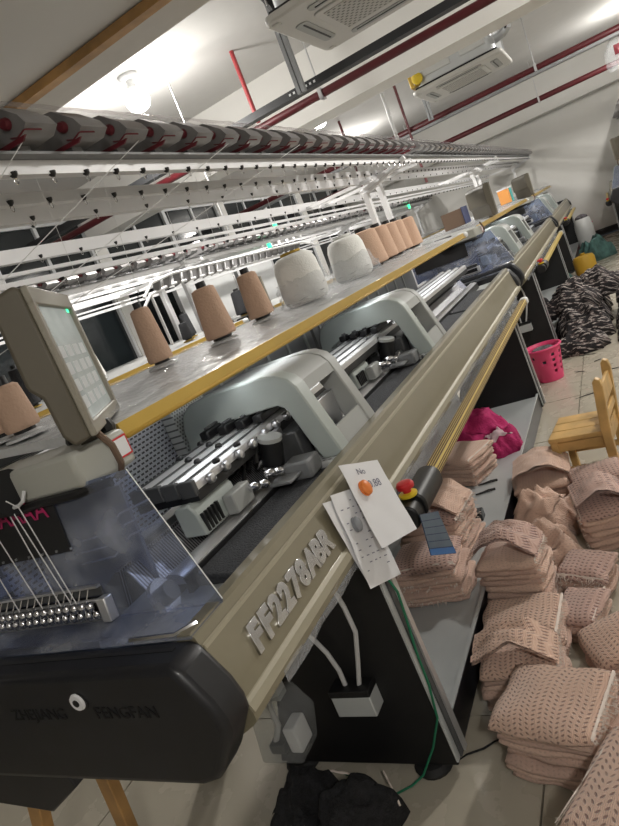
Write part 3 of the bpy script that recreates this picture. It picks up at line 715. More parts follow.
    # threads down to the feeder at the near end
    for (ya, za, end) in ((1.30, 2.0, (-1.24, .52, 1.42)), (1.75, 2.0, (-1.24, .55, 1.45)), (2.3, 2.0, (-1.26, .6, 1.45)), (2.95, 2.0, (-1.26, .64, 1.46))):
        MB().tube([(-1.17, ya, za+.02), end], .0012, 4).build('thread', 'thread', root)
    for k in range(16):
        yy = 1.1+k*.25
        MB().tube([(-1.25, yy, 1.94), (-1.30-.02*(k % 3), yy+.05, 1.60)], .0008, 3).build('thread', 'thread', root)
    # --- control box and tilted monitor at the near end
    cb = MB().prism([(-1.36, .862), (-1.36, 1.00), (-1.04, 1.01), (-.985, .985), (-.98, .93), (-1.03, .865)], 1.232, 1.308, 'z').build('control_box', 'box_beige', root, bevel=.01)
    tilt = Matrix.Translation((-.952, .865, 0))
    dirv = Vector((-.587, .809, 0)); nv = Vector((.809, .587, 0))     # along the screen, out of the screen
    def mon(u, n, z): return Vector((-.952, .868, 0))+dirv*u+nv*n+Vector((0, 0, z))
    def monbox(u0, u1, n0, n1, z0, z1):
        vs = [mon(u, n, z) for z in (z0, z1) for n in (n0, n1) for u in (u0, u1)]
        return MB().add(vs, [(0, 2, 3, 1), (4, 5, 7, 6), (0, 1, 5, 4), (2, 6, 7, 3), (0, 4, 6, 2), (1, 3, 7, 5)])
    M4 = Matrix(((dirv.x, nv.x, 0, -.952), (dirv.y, nv.y, 0, .868), (0, 0, 1, 0), (0, 0, 0, 1)))
    # side profile in (n, z), extruded along the screen
    prof = [(0, 1.325), (.0, 1.625), (-.012, 1.635), (-.045, 1.628), (-.066, 1.60), (-.070, 1.45), (-.052, 1.425), (-.050, 1.345), (-.035, 1.318)]
    mh = MB().prism([(n, z) for n, z in prof], 0, .40, 'x', M4).build('monitor_housing', 'taupe', root, bevel=.008, seg=3)
    fr = MB()
    fr.add(monbox(.0, .40, -.001, .012, 1.325, 1.352).v, monbox(0, 1, 0, 1, 0, 1).f)
    fr.add(monbox(.0, .40, -.001, .012, 1.592, 1.628).v, monbox(0, 1, 0, 1, 0, 1).f)
    fr.add(monbox(.0, .025, -.001, .012, 1.345, 1.60).v, monbox(0, 1, 0, 1, 0, 1).f)
    fr.add(monbox(.375, .40, -.001, .012, 1.345, 1.60).v, monbox(0, 1, 0, 1, 0, 1).f)
    fr.build('bezel', 'taupe_light', mh, bevel=.003)
    monbox(.02, .38, .001, .003, 1.345, 1.60).build('screen', 'screen', mh, smooth=0)
    for i in range(4):
        for j in range(4):
            monbox(.06+i*.078, .115+i*.078, .003, .0036, 1.375+j*.036, 1.400+j*.036).build('screen_icon', 'screen_icon', mh, smooth=0)
    monbox(.345, .368, .003, .004, 1.584, 1.592).build('status_led', 'green_led', mh, smooth=0)
    for k in range(8): monbox(.04, .36, -.074, -.066, 1.47+k*.015, 1.477+k*.015).build('cooling_fin', 'taupe_dark', mh, smooth=0)
    monbox(.09, .24, -.045, -.005, 1.28, 1.33).build('monitor_neck', 'taupe_dark', mh, bevel=.004)
    lb = MB().box(-.985, -.9805, .935, .978, 1.252, 1.296).build('sticker', 'red', cb, bevel=0, smooth=0)
    MB().box(-.985, -.980, .939, .974, 1.256, 1.292).build('sticker_face', 'paper', cb, smooth=0)
    MB().tube([(-.975, .90, 1.335), (-.962, .915, 1.29), (-.965, .92, 1.25), (-1.0, .94, 1.22), (-1.06, 1.0, 1.21), (-1.1, 1.02, 1.2)], .007, 8).build('monitor_cable', 'brown_card', cb)
    MB().tube([(-.99, .90, 1.222), (-1.06, .862, 1.225), (-1.16, .86, 1.228), (-1.25, .86, 1.222)], .010, 8).build('cable_bundle', 'black', cb)
    for k in range(4):
        MB().lathe([(0, 0), (.018, 0), (.022, .012), (.016, .028), (0, .034)], 8, Matrix.Translation((-1.13+.03*k, .985+.008*(k % 2), 1.302+.004*(k % 2)))).build('cable_plug', 'black', cb)
    MB().tube([(-1.22, .85, 1.27), (-1.36, .85, 1.275)], .05, 16).build('rubber_roll', 'black_rubber', cb)
    # --- see-through end guard with side tensioners
    def gp(x, s): return Vector((x, .840+.035*s, .953+.325*s))
    gd = MB()
    a = [(-1.74, 0), (-.805, 0), (-.80, .03), (-.912, .90), (-1.74, .84)]
    vs = [gp(x, s) for x, s in a]+[gp(x, s)+Vector((0, .004, -.001)) for x, s in a]
    gd.add(vs, [(0, 1, 2, 3, 4), (9, 8, 7, 6, 5)]+[(i, (i+1) % 5, (i+1) % 5+5, i+5) for i in range(5)])
    g = gd.build('end_guard', 'plexi', root, smooth=0)
    MB().box(-1.74, -.806, .738, .842, .9515, .9555).build('guard_apron', 'plexi', g, smooth=0)
    MB().tube([gp(-.80, .03)+Vector((.002, 0, 0)), gp(-.912, .90)+Vector((.002, 0, 0))], .0016, 4).build('guard_edge', 'white_enamel', g)
    MB().tube([(-.96, .745, .957), (-.85, .748, .957), (-.82, .78, .958)], .005, 6).build('guard_hinge', 'chrome', g)
    # inner end tray, roller and brackets behind the guard
    MB().prism([(.84, .90), (1.0, .90), (1.02, 1.18), (1.012, 1.18), (.99, .91), (.84, .906)], -1.74, -1.10, 'x').build('inner_end_plate', 'navy_sheen', root, smooth=0)
    MB().tube([(-1.17, .865, .875), (-.995, .89, .955)], .034, 16).build('take_up_roller', 'grey_plastic', root)
    MB().tube([(-.995, .89, .955), (-.985, .892, .959)], .040, 16).build('roller_flange', 'bright_steel', root)
    MB().tube([(-.985, .892, .959), (-.965, .895, .968)], .022, 12).build('roller_shaft', 'dark_grey', root)
    for k in range(3):
        MB().tube([(-1.30, .985, 1.02+k*.028), (-1.14, .95, 1.04+k*.028), (-1.10, .98, 1.07+k*.028), (-1.02, 1.0, 1.08+k*.028)], .0025, 5).build('cable', 'white_cable', root)
    # black card with pink lettering hung on the guard
    def gq(x0, x1, s0, s1, off, th=.003):
        n = Vector((0, -.9943, .1071))
        vs = [gp(x, s)+n*(off+t) for t in (0, th) for s in (s0, s1) for x in (x0, x1)]
        return MB().add(vs, [(0, 2, 3, 1), (4, 5, 7, 6), (0, 1, 5, 4), (2, 6, 7, 3), (0, 4, 6, 2), (1, 3, 7, 5)])
    bc = gq(-1.60, -1.135, .49, .86, .002, .004).build('black_plate', 'black', g, smooth=0)
    for i in range(9):
        gq(-1.50+i*.046, -1.497+i*.046, .50, .515, .006, .004).build('plate_rivet', 'steel', bc, smooth=0)
    me = text_mesh('AAAAAA', .062, .0006, 'pink_text')
    o = place('lettering', me, bc)
    q = gp(-1.405, .74)+Vector((0, -.9943, .1071))*.008
    o.matrix_local = Matrix.Translation(Vector(rel(q))) @ Matrix.Rotation(math.atan2(.325, .035), 4, 'X')
    def gt(x, s, off): return gp(x, s)+Vector((0, -.9943, .1071))*off
    MB().tube([gt(-1.62, .83, .03), gt(-1.205, .87, .03), gt(-1.188, .89, .03), gt(-1.185, .95, .02)], .0042, 8).build('thread_bar', 'white_enamel', g)
    # side tension comb: frame, springs, beads
    cm = MB()
    for s in (.04, .15):
        cm.add(MB().tube([gt(-1.60, s, .016), gt(-1.085, s, .016)], .0045, 6).v, MB().tube([gt(-1.60, s, .016), gt(-1.085, s, .016)], .0045, 6).f)
    cmb = cm.build('tension_comb', 'steel', g)
    gq(-1.60, -1.09, .23, .245, .006, .012).build('comb_rail', 'steel', cmb, smooth=0)
    gq(-1.60, -1.09, .17, .23, .004, .004).build('comb_back', 'dark_grey', cmb, smooth=0)
    gq(-1.095, -1.07, .01, .17, .004, .025).build('comb_bracket', 'aluminium', cmb, bevel=.003)
    gq(-1.60, -1.09, .03, .16, .002, .003).build('comb_bed', 'black', cmb, smooth=0)
    gq(-1.60, -1.09, .0, .02, .004, .008).build('comb_lip', 'steel', cmb, smooth=0)
    bead = MB().lathe([(.0, -.011), (.006, -.010), (.010, -.004), (.010, .004), (.006, .010), (0, .011)], 10).mesh('bead', 'chrome')
    for i in range(20):
        x = -1.585+i*.0245
        place('tension_bead', bead, cmb, rel(gt(x, .12, .024)))
        place('tension_bead', bead, cmb, rel(gt(x+.008, .06, .022)), scale=(.9, .9, .9))
        MB().tube([gt(x, .24, .012), gt(x+.004, .18, .03), gt(x, .12, .03), gt(x-.012, .03, .02)], .0016, 4).build('tension_spring', 'bright_steel', cmb)
    for i, (xa, xb) in enumerate(((-1.47, -1.42), (-1.40, -1.34), (-1.33, -1.26), (-1.25, -1.20), (-1.235, -1.165), (-1.21, -1.15))):
        MB().tube([gt(xa, .93, .05), gt(xa+.01, .86, .035), gt(xb, .16, .03)], .0013, 4).build('thread', 'thread', g)
    # clear oil-collector box below the panel
    ob = MB().prism([(-1.23, .24), (-1.09, .24), (-1.05, .36), (-1.10, .44), (-1.20, .40)], 1.16, 1.27).build('oil_box', 'clear_box', root, bevel=.01)
    MB().tube([(-1.19, 1.2, .27), (-1.16, 1.21, .33), (-1.15, 1.2, .40), (-1.12, 1.22, .60), (-1.12, 1.22, .68)], .009, 8).build('oil_tube', 'white_cable', ob)
    MB().box(-1.20, -1.15, 1.18, 1.25, .255, .285).build('oil_valve', 'dark_grey', ob, bevel=.004)
    MB().box(-1.13, -1.09, 1.18, 1.25, .26, .34).build('oil_valve', 'paper', ob, bevel=.006)
    MB().box(-1.145, -1.105, 1.20, 1.24, .42, .67).build('oil_hanger', 'light_sheet', ob, smooth=0)
    return root
mat('shelf_film', (.60, .605, .60), .22, noise=.06, nscale=12, bump=.7, bscale=24)
mat('mid_grey_gloss', (.20, .195, .195), .3, noise=.1, nscale=20, coat=.3)
mat('taupe_light', (.25, .23, .185), .45)
mat('navy_sheen', (.085, .11, .18), .3, noise=.3, nscale=9, coat=.3)
clear('film_thin', (.92, .90, .90), .20, rough=.1, bump=.8, bscale=26)

M1 = build_machine()
tag(M1, 'flat knitting machine with chrome FF2278ABR lettering and paper sheets on its olive front', 'knitting machine', 'flat knitting machines in the front row')

# ------------------------------------------------------------------ the other machines
SKIP_FAR = ('thread', 'eyelet_ring', 'screen_icon', 'tension_bead', 'tension_spring', 'plate_rivet', 'bar_groove', 'screw', 'rail_clip',
            'cable_plug', 'housing_slot', 'cooling_fin', 'lettering', 'letter', 'linkage', 'hose', 'cam_roller', 'tension_arm', 'clamp_knob')
SKIP_ROW = SKIP_FAR+('oil_', 'junction', 'cable', 'comb_', 'panel_rib', 'tray_', 'protective_film', 'plastic_wrap', 'feeder_arm', 'carrier_cap', 'lint_mat', 'eyelet', 'lock_', 'sticker', 'fill_lamp', 'tensioner_sleeve')
def copy_machine(src, skip, dx, dy, label, group, mirror=False):
    def rec(o, par):
        c = o.copy(); COL.objects.link(c)
        if par is not None: c.parent = par
        for ch in list(o.children):
            if not ch.name.startswith(skip): rec(ch, c)
        return c
    r = rec(src, None); r.location = (src.location.x+dx, src.location.y+dy, 0)
    if mirror: r.scale = (-1, 1, 1)
    tag(r, label, 'knitting machine', group)
    return r
STEP = 4.65
M2 = copy_machine(M1, SKIP_FAR, 0, STEP, 'flat knitting machine standing beside the heap of black and white cloth', 'flat knitting machines in the front row')
M3 = copy_machine(M1, SKIP_FAR, 0, 2*STEP, 'flat knitting machine of the front row reaching the end wall', 'flat knitting machines in the front row')
for ch in list(M2.children):
    if ch.name.startswith('monitor_housing'): ch.location.y += 1.05; ch.location.x -= .02
RB = -2.1
MB1 = copy_machine(M1, SKIP_ROW, RB, 0, 'rear row knitting machine carrying dark cones in front of the windows', 'knitting machines in the rear row')
MB2 = copy_machine(M1, SKIP_ROW, RB, STEP, 'rear row knitting machine with green indicator lights on its rack', 'knitting machines in the rear row')
MB3 = copy_machine(M1, SKIP_ROW, RB, 2*STEP, 'rear row knitting machine ending at the far wall', 'knitting machines in the rear row')
MC = copy_machine(M1, SKIP_ROW, 1.60, 10.1-.0, 'knitting machine across the aisle near the end wall', None, mirror=True)
for k, (x, y, z, m) in enumerate(((-3.30, 6.75, 2.065, 0), (-3.36, 6.55, 1.87, 0), (-3.30, 12.4, 1.90, 0))):
    o = empty('indicator_light', (x, y, z)); tag(o, ('green signal light on top of the rear yarn rack', 'green signal light below the rear yarn rack beside a white spool', 'green signal light glowing behind the tan cones')[k], 'signal light')
    MB().lathe([(.0, .0), (.022, .0), (.024, .02), (.024, .07), (.016, .082), (0, .085)], 14, Matrix.Translation((x, y, z))).build('lens', 'green_led', o)
    MB().lathe([(.0, -.03), (.028, -.03), (.028, .002), (0, .002)], 14, Matrix.Translation((x, y, z))).build('lamp_base', 'grey_plastic', o)
# guide gallery over the rear shelf
def gallery():
    o = empty('guide_gallery', (-3.15, 3.9, 1.36)); tag(o, 'curved wire yarn guide gallery standing above the rear shelf', 'yarn guide')
    for dz, dx in ((0, 0), (.075, .05)):
        pts = [(-3.15+dx, 3.85, 1.68+dz), (-3.15+dx, 4.0, 1.77+dz), (-3.15+dx, 4.3, 1.80+dz), (-3.15+dx, 6.8, 1.76+dz), (-3.15+dx, 7.1, 1.70+dz)]
        MB().tube(pts, .012, 8).build('gallery_rail', 'rail_white', o)
    lp = MB().prism([(-.03, -.012), (.03, .0), (.06, .075), (.0, .09)], -.012, .012).mesh('guide_leaf', 'mid_grey_gloss')
    for k in range(20): place('guide_leaf', lp, o, rel((-3.15, 4.1+k*.14, 1.785)))
    for y in (4.0, 6.9): MB().tube([(-3.15, y, 1.36), (-3.15, y, 1.76)], .012, 8).build('gallery_post', 'rail_white', o)
gallery()
# pale boards leaning by the windows behind the rear row
for k, (y0, y1, z1) in enumerate(((6.3, 7.6, 2.25), (7.75, 8.8, 2.2))):
    o = empty('white_board', (-4.6, y0, 0)); tag(o, ('wide white board standing between the rear machines and the windows', 'narrow white board standing between the rear machines and the windows')[k], 'board')
    MB().box(-4.62, -4.58, y0, y1, .0, z1).build('panel', 'white_enamel', o, smooth=0)
    MB().box(-4.63, -4.57, y0, y1, z1, z1+.03).box(-4.63, -4.57, y0-.03, y0, 0, z1+.03).box(-4.63, -4.57, y1, y1+.03, 0, z1+.03).build('frame', 'aluminium', o, smooth=0)

# ------------------------------------------------------------------ yarn cones
def shelf_z(x, off=0): return 1.313+(-1.03+off-x)*.078+.004
def yarn_cone(x, y, h, rb, rt, m, label, off=0, base='white_enamel', group=None, cat='yarn cone'):
    z = shelf_z(x, off)
    o = empty('yarn_cone', (x, y, z)); tag(o, label, cat, group)
    T = Matrix.Translation((x, y, z))
    MB().lathe([(.0, 0), (.055, 0), (.055, .006), (.024, .014), (.018, .03), (0, .03)], 16, T).build('cone_holder', base, o)
    MB().lathe([(.0, .012), (rb*.62, .012), (rb*.62, .03), (0, .03)], 14, T).build('core', 'black', o)
    MB().lathe([(rb*.9, .022), (rb, .028), (rb*1.0, .04), (rt*1.03, h-.02), (rt*.97, h-.006), (rt*.7, h)], 24, T).build('winding', m, o)
    MB().lathe([(rt*.45, h-.01), (rt*.42, h+.022), (rt*.34, h+.022), (rt*.3, h-.01)], 14, T).build('core_tip', 'black', o)
    return o
gA = 'tan cones in a row on the front shelf'
yarn_cone(-1.475, 1.78, .215, .045, .034, 'yarn_tan', 'slender tan yarn cone standing closest to the monitor', group=None)
yarn_cone(-1.375, 2.04, .215, .060, .045, 'yarn_tan', 'wide tan yarn cone between two slimmer tan cones')
yarn_cone(-1.41, 2.44, .215, .057, .044, 'yarn_tan', 'tan yarn cone beside the first white spool')
for k, (x, y, r) in enumerate(((-1.34, 3.80, .105), (-1.36, 4.15, .088), (-1.37, 4.42, .078), (-1.38, 4.65, .075), (-1.36, 4.88, .072))):
    yarn_cone(x, y, .235, r, r*.8, 'yarn_tan', ('thick tan yarn cone right behind the second white spool', 'tan yarn cone right behind the thick tan one', 'middle tan cone of the five lined up before the rack post', 'tan cone just in front of the rack post', 'tan cone at the rounded white end of the front shelf')[k], group=gA)
yarn_cone(-1.50, 1.10, .19, .052, .038, 'yarn_tan', 'pinkish tan cone with dark core behind the control box')
yarn_cone(-1.40, 1.09, .14, .045, .036, 'yarn_tan', 'short tan cone tucked behind the control box')
def spool(x, y, label, gold):
    z = shelf_z(x)
    o = empty('yarn_spool', (x, y, z)); tag(o, label, 'yarn spool')
    T = Matrix.Translation((x, y, z))
    MB().lathe([(.09, .0), (.108, .02), (.112, .06), (.104, .18), (.092, .215), (.075, .228), (.045, .234), (.02, .235)], 28, T).build('winding', 'yarn_white', o)
    MB().lathe([(.02, .232), (.05, .236), (.05, .246), (.02, .247)], 18, T).build('spool_core', 'yarn_gold' if gold else 'yarn_white', o)
    def bag(u, v):
        a = u*2*PI; r = .118+.030*v*(1+.5*math.sin(a*3))+.020*hnoise(math.cos(a)*3, math.sin(a)*3, v*4+x*5)
        zz = .11*(1-v)**1.2+.022*hnoise(math.cos(a)*4, math.sin(a)*4, v*5+y)+.012
        return Vector((x+r*math.cos(a), y+r*math.sin(a), z+max(zz, .002)))
    MB().grid(bag, 48, 12).build('plastic_bag', 'film_bag', o, fix=False)
spool(-1.34, 2.78, 'white yarn spool with olive core standing in a rolled down plastic bag', True)
spool(-1.33, 3.44, 'white yarn spool in a plastic bag next to the thick tan cone', False)
DK = ['tall charcoal cone on the rear shelf seen left of the monitor', 'slim charcoal cone on the rear shelf behind the slender tan cone', 'short charcoal cone on the rear shelf behind the slender tan cone', 'thick charcoal cone on the rear shelf between two tan cones', 'charcoal cone on the rear shelf right behind the thick charcoal one', 'charcoal cone on the rear shelf behind the white spools']
for k, (x, y, h, r) in enumerate(((-3.40, 2.78, .27, .06), (-3.42, 4.64, .22, .05), (-3.3, 4.42, .16, .05), (-3.35, 5.5, .25, .085), (-3.38, 5.85, .22, .07), (-3.4, 7.2, .24, .07))):
    yarn_cone(x, y, h, r, r*.72, 'yarn_dark', DK[k], off=RB, base='yellow_gold', group='charcoal cones on the rear shelf')
for k, (x, y) in enumerate(((-3.45, 2.35), (-3.3, 3.3))):
    yarn_cone(x, y, .2, .055, .04, 'yarn_white' if k else 'yarn_tan', ('tan cone on the rear shelf beside a charcoal cone', 'pale cone on the rear shelf beyond the monitor')[k], off=RB)

# ------------------------------------------------------------------ papers and magnets on the panel
def sheet(name, pts, label, cat, wob=.004, off=0, lines=0, seed=1):
    a, b, c, d = [Vector(p) for p in pts]        # top-left, top-right, bottom-right, bottom-left
    n = (b-a).cross(d-a).normalized()
    if n.x < 0: n = -n
    def fn(u, v): return (a*(1-u)+b*u)*(1-v)+(d*(1-u)+c*u)*v+n*(off+wob*hnoise(u*3, v*3, seed)+.010*max(0, v-.72)**1.2)
    g = MB().grid(fn, 10, 16); m0 = len(g.v)
    g.add([Vector(p)-n*.0006 for p in g.v], [tuple(reversed(f)) for f in g.f])
    o = empty(name, tuple((a+b)/2)); tag(o, label, cat)
    g.build('paper', 'paper', o, fix=False)
    def strip(u0, u1, v0, v1):
        vs = [fn(u, v)+n*.0008 for v in (v0, v1) for u in (u0, u1)]
        MB().add(vs, [(0, 1, 3, 2)]).build('printed_mark', 'ink', o, smooth=0, fix=False)
    rr = random.Random(seed)
    for i in range(lines):
        v = .1+.8*i/max(1, lines)
        for j in range(5):
            u = .12+j*.16
            if rr.random() < .7: strip(u, u+.05+.04*rr.random(), v, v+.010)
    return o, fn, n
sh3, _, _ = sheet('paper_sheet', [(-.7795, 1.262, .937), (-.7745, 1.36, .905), (-.733, 1.335, .665), (-.741, 1.253, .700)], 'lowest white paper sheet, mostly hidden under two others', 'paper', off=.006, seed=5)
sh2, f2, n2 = sheet('paper_sheet', [(-.779, 1.303, .936), (-.770, 1.46, .885), (-.729, 1.40, .640), (-.739, 1.24, .703)], 'printed table sheet held by the grey magnet on the olive panel', 'paper', off=.010, lines=11, seed=2)
sh1, f1, n1 = sheet('paper_sheet', [(-.782, 1.413, .969), (-.745, 1.57, .907), (-.66, 1.459, .732), (-.70, 1.309, .768)], 'blank-looking white sheet held by the orange magnet', 'paper', off=.006, lines=0, seed=3)
def on_sheet(txt, fn, n, u, v, size, par, slant=0):
    me = text_mesh(txt, size, .0001, 'ink')
    p = fn(u, v)+n*.0012; ex = (fn(u+.1, v)-fn(u, v)).normalized(); ey = n.cross(ex)
    if ey.z < 0: ey = -ey
    o = place('handwriting', me, par)
    o.matrix_local = Matrix.Translation(p-Vector(par.location)) @ Matrix(((ex.x, ey.x, n.x, 0), (ex.y, ey.y, n.y, 0), (ex.z, ey.z, n.z, 0), (0, 0, 0, 1)))
on_sheet('No', f1, n1, .34, .15, .026, sh1); on_sheet('0.88', f1, n1, .45, .34, .032, sh1)
def ellipsoid(name, p, n, up, ra, rb, rc, m, label):
    n = n.normalized(); up = (up-n*up.dot(n)).normalized(); s = n.cross(up)
    M = Matrix(((s.x*ra, up.x*rb, n.x*rc, p.x), (s.y*ra, up.y*rb, n.y*rc, p.y), (s.z*ra, up.z*rb, n.z*rc, p.z), (0, 0, 0, 1)))
    prof = [(math.sin(a), -math.cos(a)) for a in [PI*k/10 for k in range(11)]]
    prof[0] = (.01, -1); prof[-1] = (.01, 1)
    o = empty(name, tuple(p)); tag(o, label, 'magnet')
    MB().lathe(prof, 18, M).build('knob', m, o)
    prof = [(1.0, -.9), (1.02, -.6), (.98, -.5)]
    MB().lathe(prof, 18, M).build('rim', m, o)
p = f1(.30, .33)+n1*.010; ellipsoid('magnet', p, n1, Vector((0, .25, 1)), .019, .022, .010, 'orange', 'round orange magnet on the white sheet')
p = f2(.30, .36)+n2*.012; ellipsoid('magnet', p, n2, Vector((0, .2, 1)), .012, .020, .011, 'magnet_grey', 'grey magnet on the printed table sheet')
# striped card hanging under the stop button
def hang_card():
    o = empty("striped_card", (-.655, 1.60, .70)); tag(o, 'dark blue striped card hanging beneath the yellow bar', 'card')
    a, b, c, d = [Vector(p) for p in ((-.650, 1.505, .752), (-.655, 1.648, .687), (-.655, 1.668, .532), (-.650, 1.478, .640))]
    nn = Vector((1, .1, 0)).normalized()
    for k in range(6):
        v0, v1 = k/6+.008, (k+1)/6-.008
        vs = [a.lerp(d, v0), b.lerp(c, v0), b.lerp(c, v1), a.lerp(d, v1)]
        vs += [q-nn*.003 for q in vs]
        MB().add(vs, [(0, 1, 2, 3), (7, 6, 5, 4), (0, 4, 5, 1), (1, 5, 6, 2), (2, 6, 7, 3), (3, 7, 4, 0)]).build('card_slat', 'blue_bright' if k == 5 else 'blue_card', o, smooth=0)
    vs = [a-nn*.001, b-nn*.001, c-nn*.001, d-nn*.001]; vs += [q-nn*.0015 for q in vs]
    MB().add(vs, [(0, 1, 2, 3), (7, 6, 5, 4), (0, 4, 5, 1), (1, 5, 6, 2), (2, 6, 7, 3), (3, 7, 4, 0)]).build('card_backing', 'navy_card', o, smooth=0)
    MB().tube([(-.655, 1.60, .70), (-.68, 1.62, .72)], .003, 5).build('card_clip', 'steel', o)
mat('blue_bright', (.02, .13, .36), .4)
hang_card()
tagm(MB().tube([(-.745, 1.352, .70), (-.72, 1.35, .62), (-.725, 1.35, .55), (-.735, 1.35, .44), (-.738, 1.35, .33), (-.752, 1.35, .22), (-.80, 1.35, .12), (-.86, 1.34, .03), (-.90, 1.325, .006), (-.95, 1.29, .005), (-1.0, 1.30, .005), (-1.06, 1.34, .005), (-1.14, 1.36, .005)], .0035, 6),
     'green_wire', 'green_wire', 'thin green wire hanging down the black leg panel to the floor', 'wire')
# odds and ends
def scissors(x, y, rz, label):
    z = .1245
    o = empty('thread_snips', (x, y, z), rz); tag(o, label, 'snips', 'black thread snips lying in the tray')
    g = MB().tube([(-.05, 0, .004), (-.01, .004, .004), (.02, .010, .005), (.045, .004, .004)], .0035, 6); g.build('blade_arm', 'black', o, org=(0, 0, 0))
    MB().tube([(-.05, 0, .004), (-.01, -.004, .004), (.02, -.010, .005), (.045, -.004, .004)], .0035, 6).build('blade_arm', 'black', o, org=(0, 0, 0))
    MB().lathe([(.0, 0), (.007, 0), (.007, .008), (0, .008)], 10, Matrix.Translation((.045, 0, 0))).build('spring_loop', 'black', o, org=(0, 0, 0))
scissors(-.913, 3.09, .25, 'black thread snips lying in the tray by the tied pink bundle')
scissors(-.908, 2.98, .3, 'black thread snips lying in the tray near the black cup')
o = empty('black_cup', (-.90, 2.70, .124)); tag(o, 'small black plastic holder standing in the tray', 'holder')
MB().prism([(-.90+a, 2.70+b) for a, b in rrect(-.032, .032, -.032, .032, .008)], .124, .166, 'z').build('body', 'black', o, bevel=.003)
MB().prism([(-.90+a, 2.70+b) for a, b in rrect(-.022, .022, -.022, .022, .006)], .164, .168, 'z').build('insert', 'dark_grey', o)

# ------------------------------------------------------------------ knitted goods
def uvset(me, s=1.0, dx=0):
    ul = me.uv_layers.new(name='uv')
    for lp in me.loops:
        p = me.vertices[lp.vertex_index].co
        ul.data[lp.index].uv = ((p.x+p.z*.6)*s+dx, (p.y+p.z*.8)*s)
def layer(w, d, t, seed, nx=14, ny=12, wav=.010, sag=0):
    """one folded knitted panel: soft slab with wavy outline"""
    vs = []; n1 = (nx+1)*(ny+1)
    def shape(u, v, top):
        x = (u-.5)*w; y = (v-.5)*d
        e = max(abs(u-.5), abs(v-.5))*2
        x += wav*hnoise(v*3.1, seed, u)*abs(u-.5)*2; y += wav*hnoise(u*3.1, seed+7, v)*abs(v-.5)*2
        corner = (abs(u-.5)*2)**4*(abs(v-.5)*2)**4
        x *= 1-.05*corner; y *= 1-.05*corner
        z = wav*.55*hnoise(u*2.5+seed, v*2.5, 3)-sag*e*e
        th = t*(.5 if e < .98 else .28)
        return Vector((x, y, z+(th if top else -th)+t*.5))
    for top in (True, False):
        vs += [shape(i/nx, j/ny, top) for j in range(ny+1) for i in range(nx+1)]
    fs = []
    for j in range(ny):
        for i in range(nx):
            a = j*(nx+1)+i; fs.append((a, a+1, a+nx+2, a+nx+1)); fs.append((n1+a, n1+a+nx+1, n1+a+nx+2, n1+a+1))
    ring = [i for i in range(nx+1)]+[(j+1)*(nx+1)+nx for j in range(ny)]+[ny*(nx+1)+nx-1-i for i in range(nx)]+[(ny-1-j)*(nx+1) for j in range(ny-1)]
    # bulged side
    mid = []
    for k in ring:
        p = (vs[k]+vs[k+n1])*.5; mid.append(len(vs)); vs.append(Vector((p.x*1.02, p.y*1.02, p.z)))
    m = len(ring)
    for k in range(m):
        a, b = ring[k], ring[(k+1) % m]; c, e = mid[k], mid[(k+1) % m]
        fs.append((b, a, c, e)); fs.append((e, c, a+n1, b+n1))
    g = MB(); g.add(vs, fs); return g
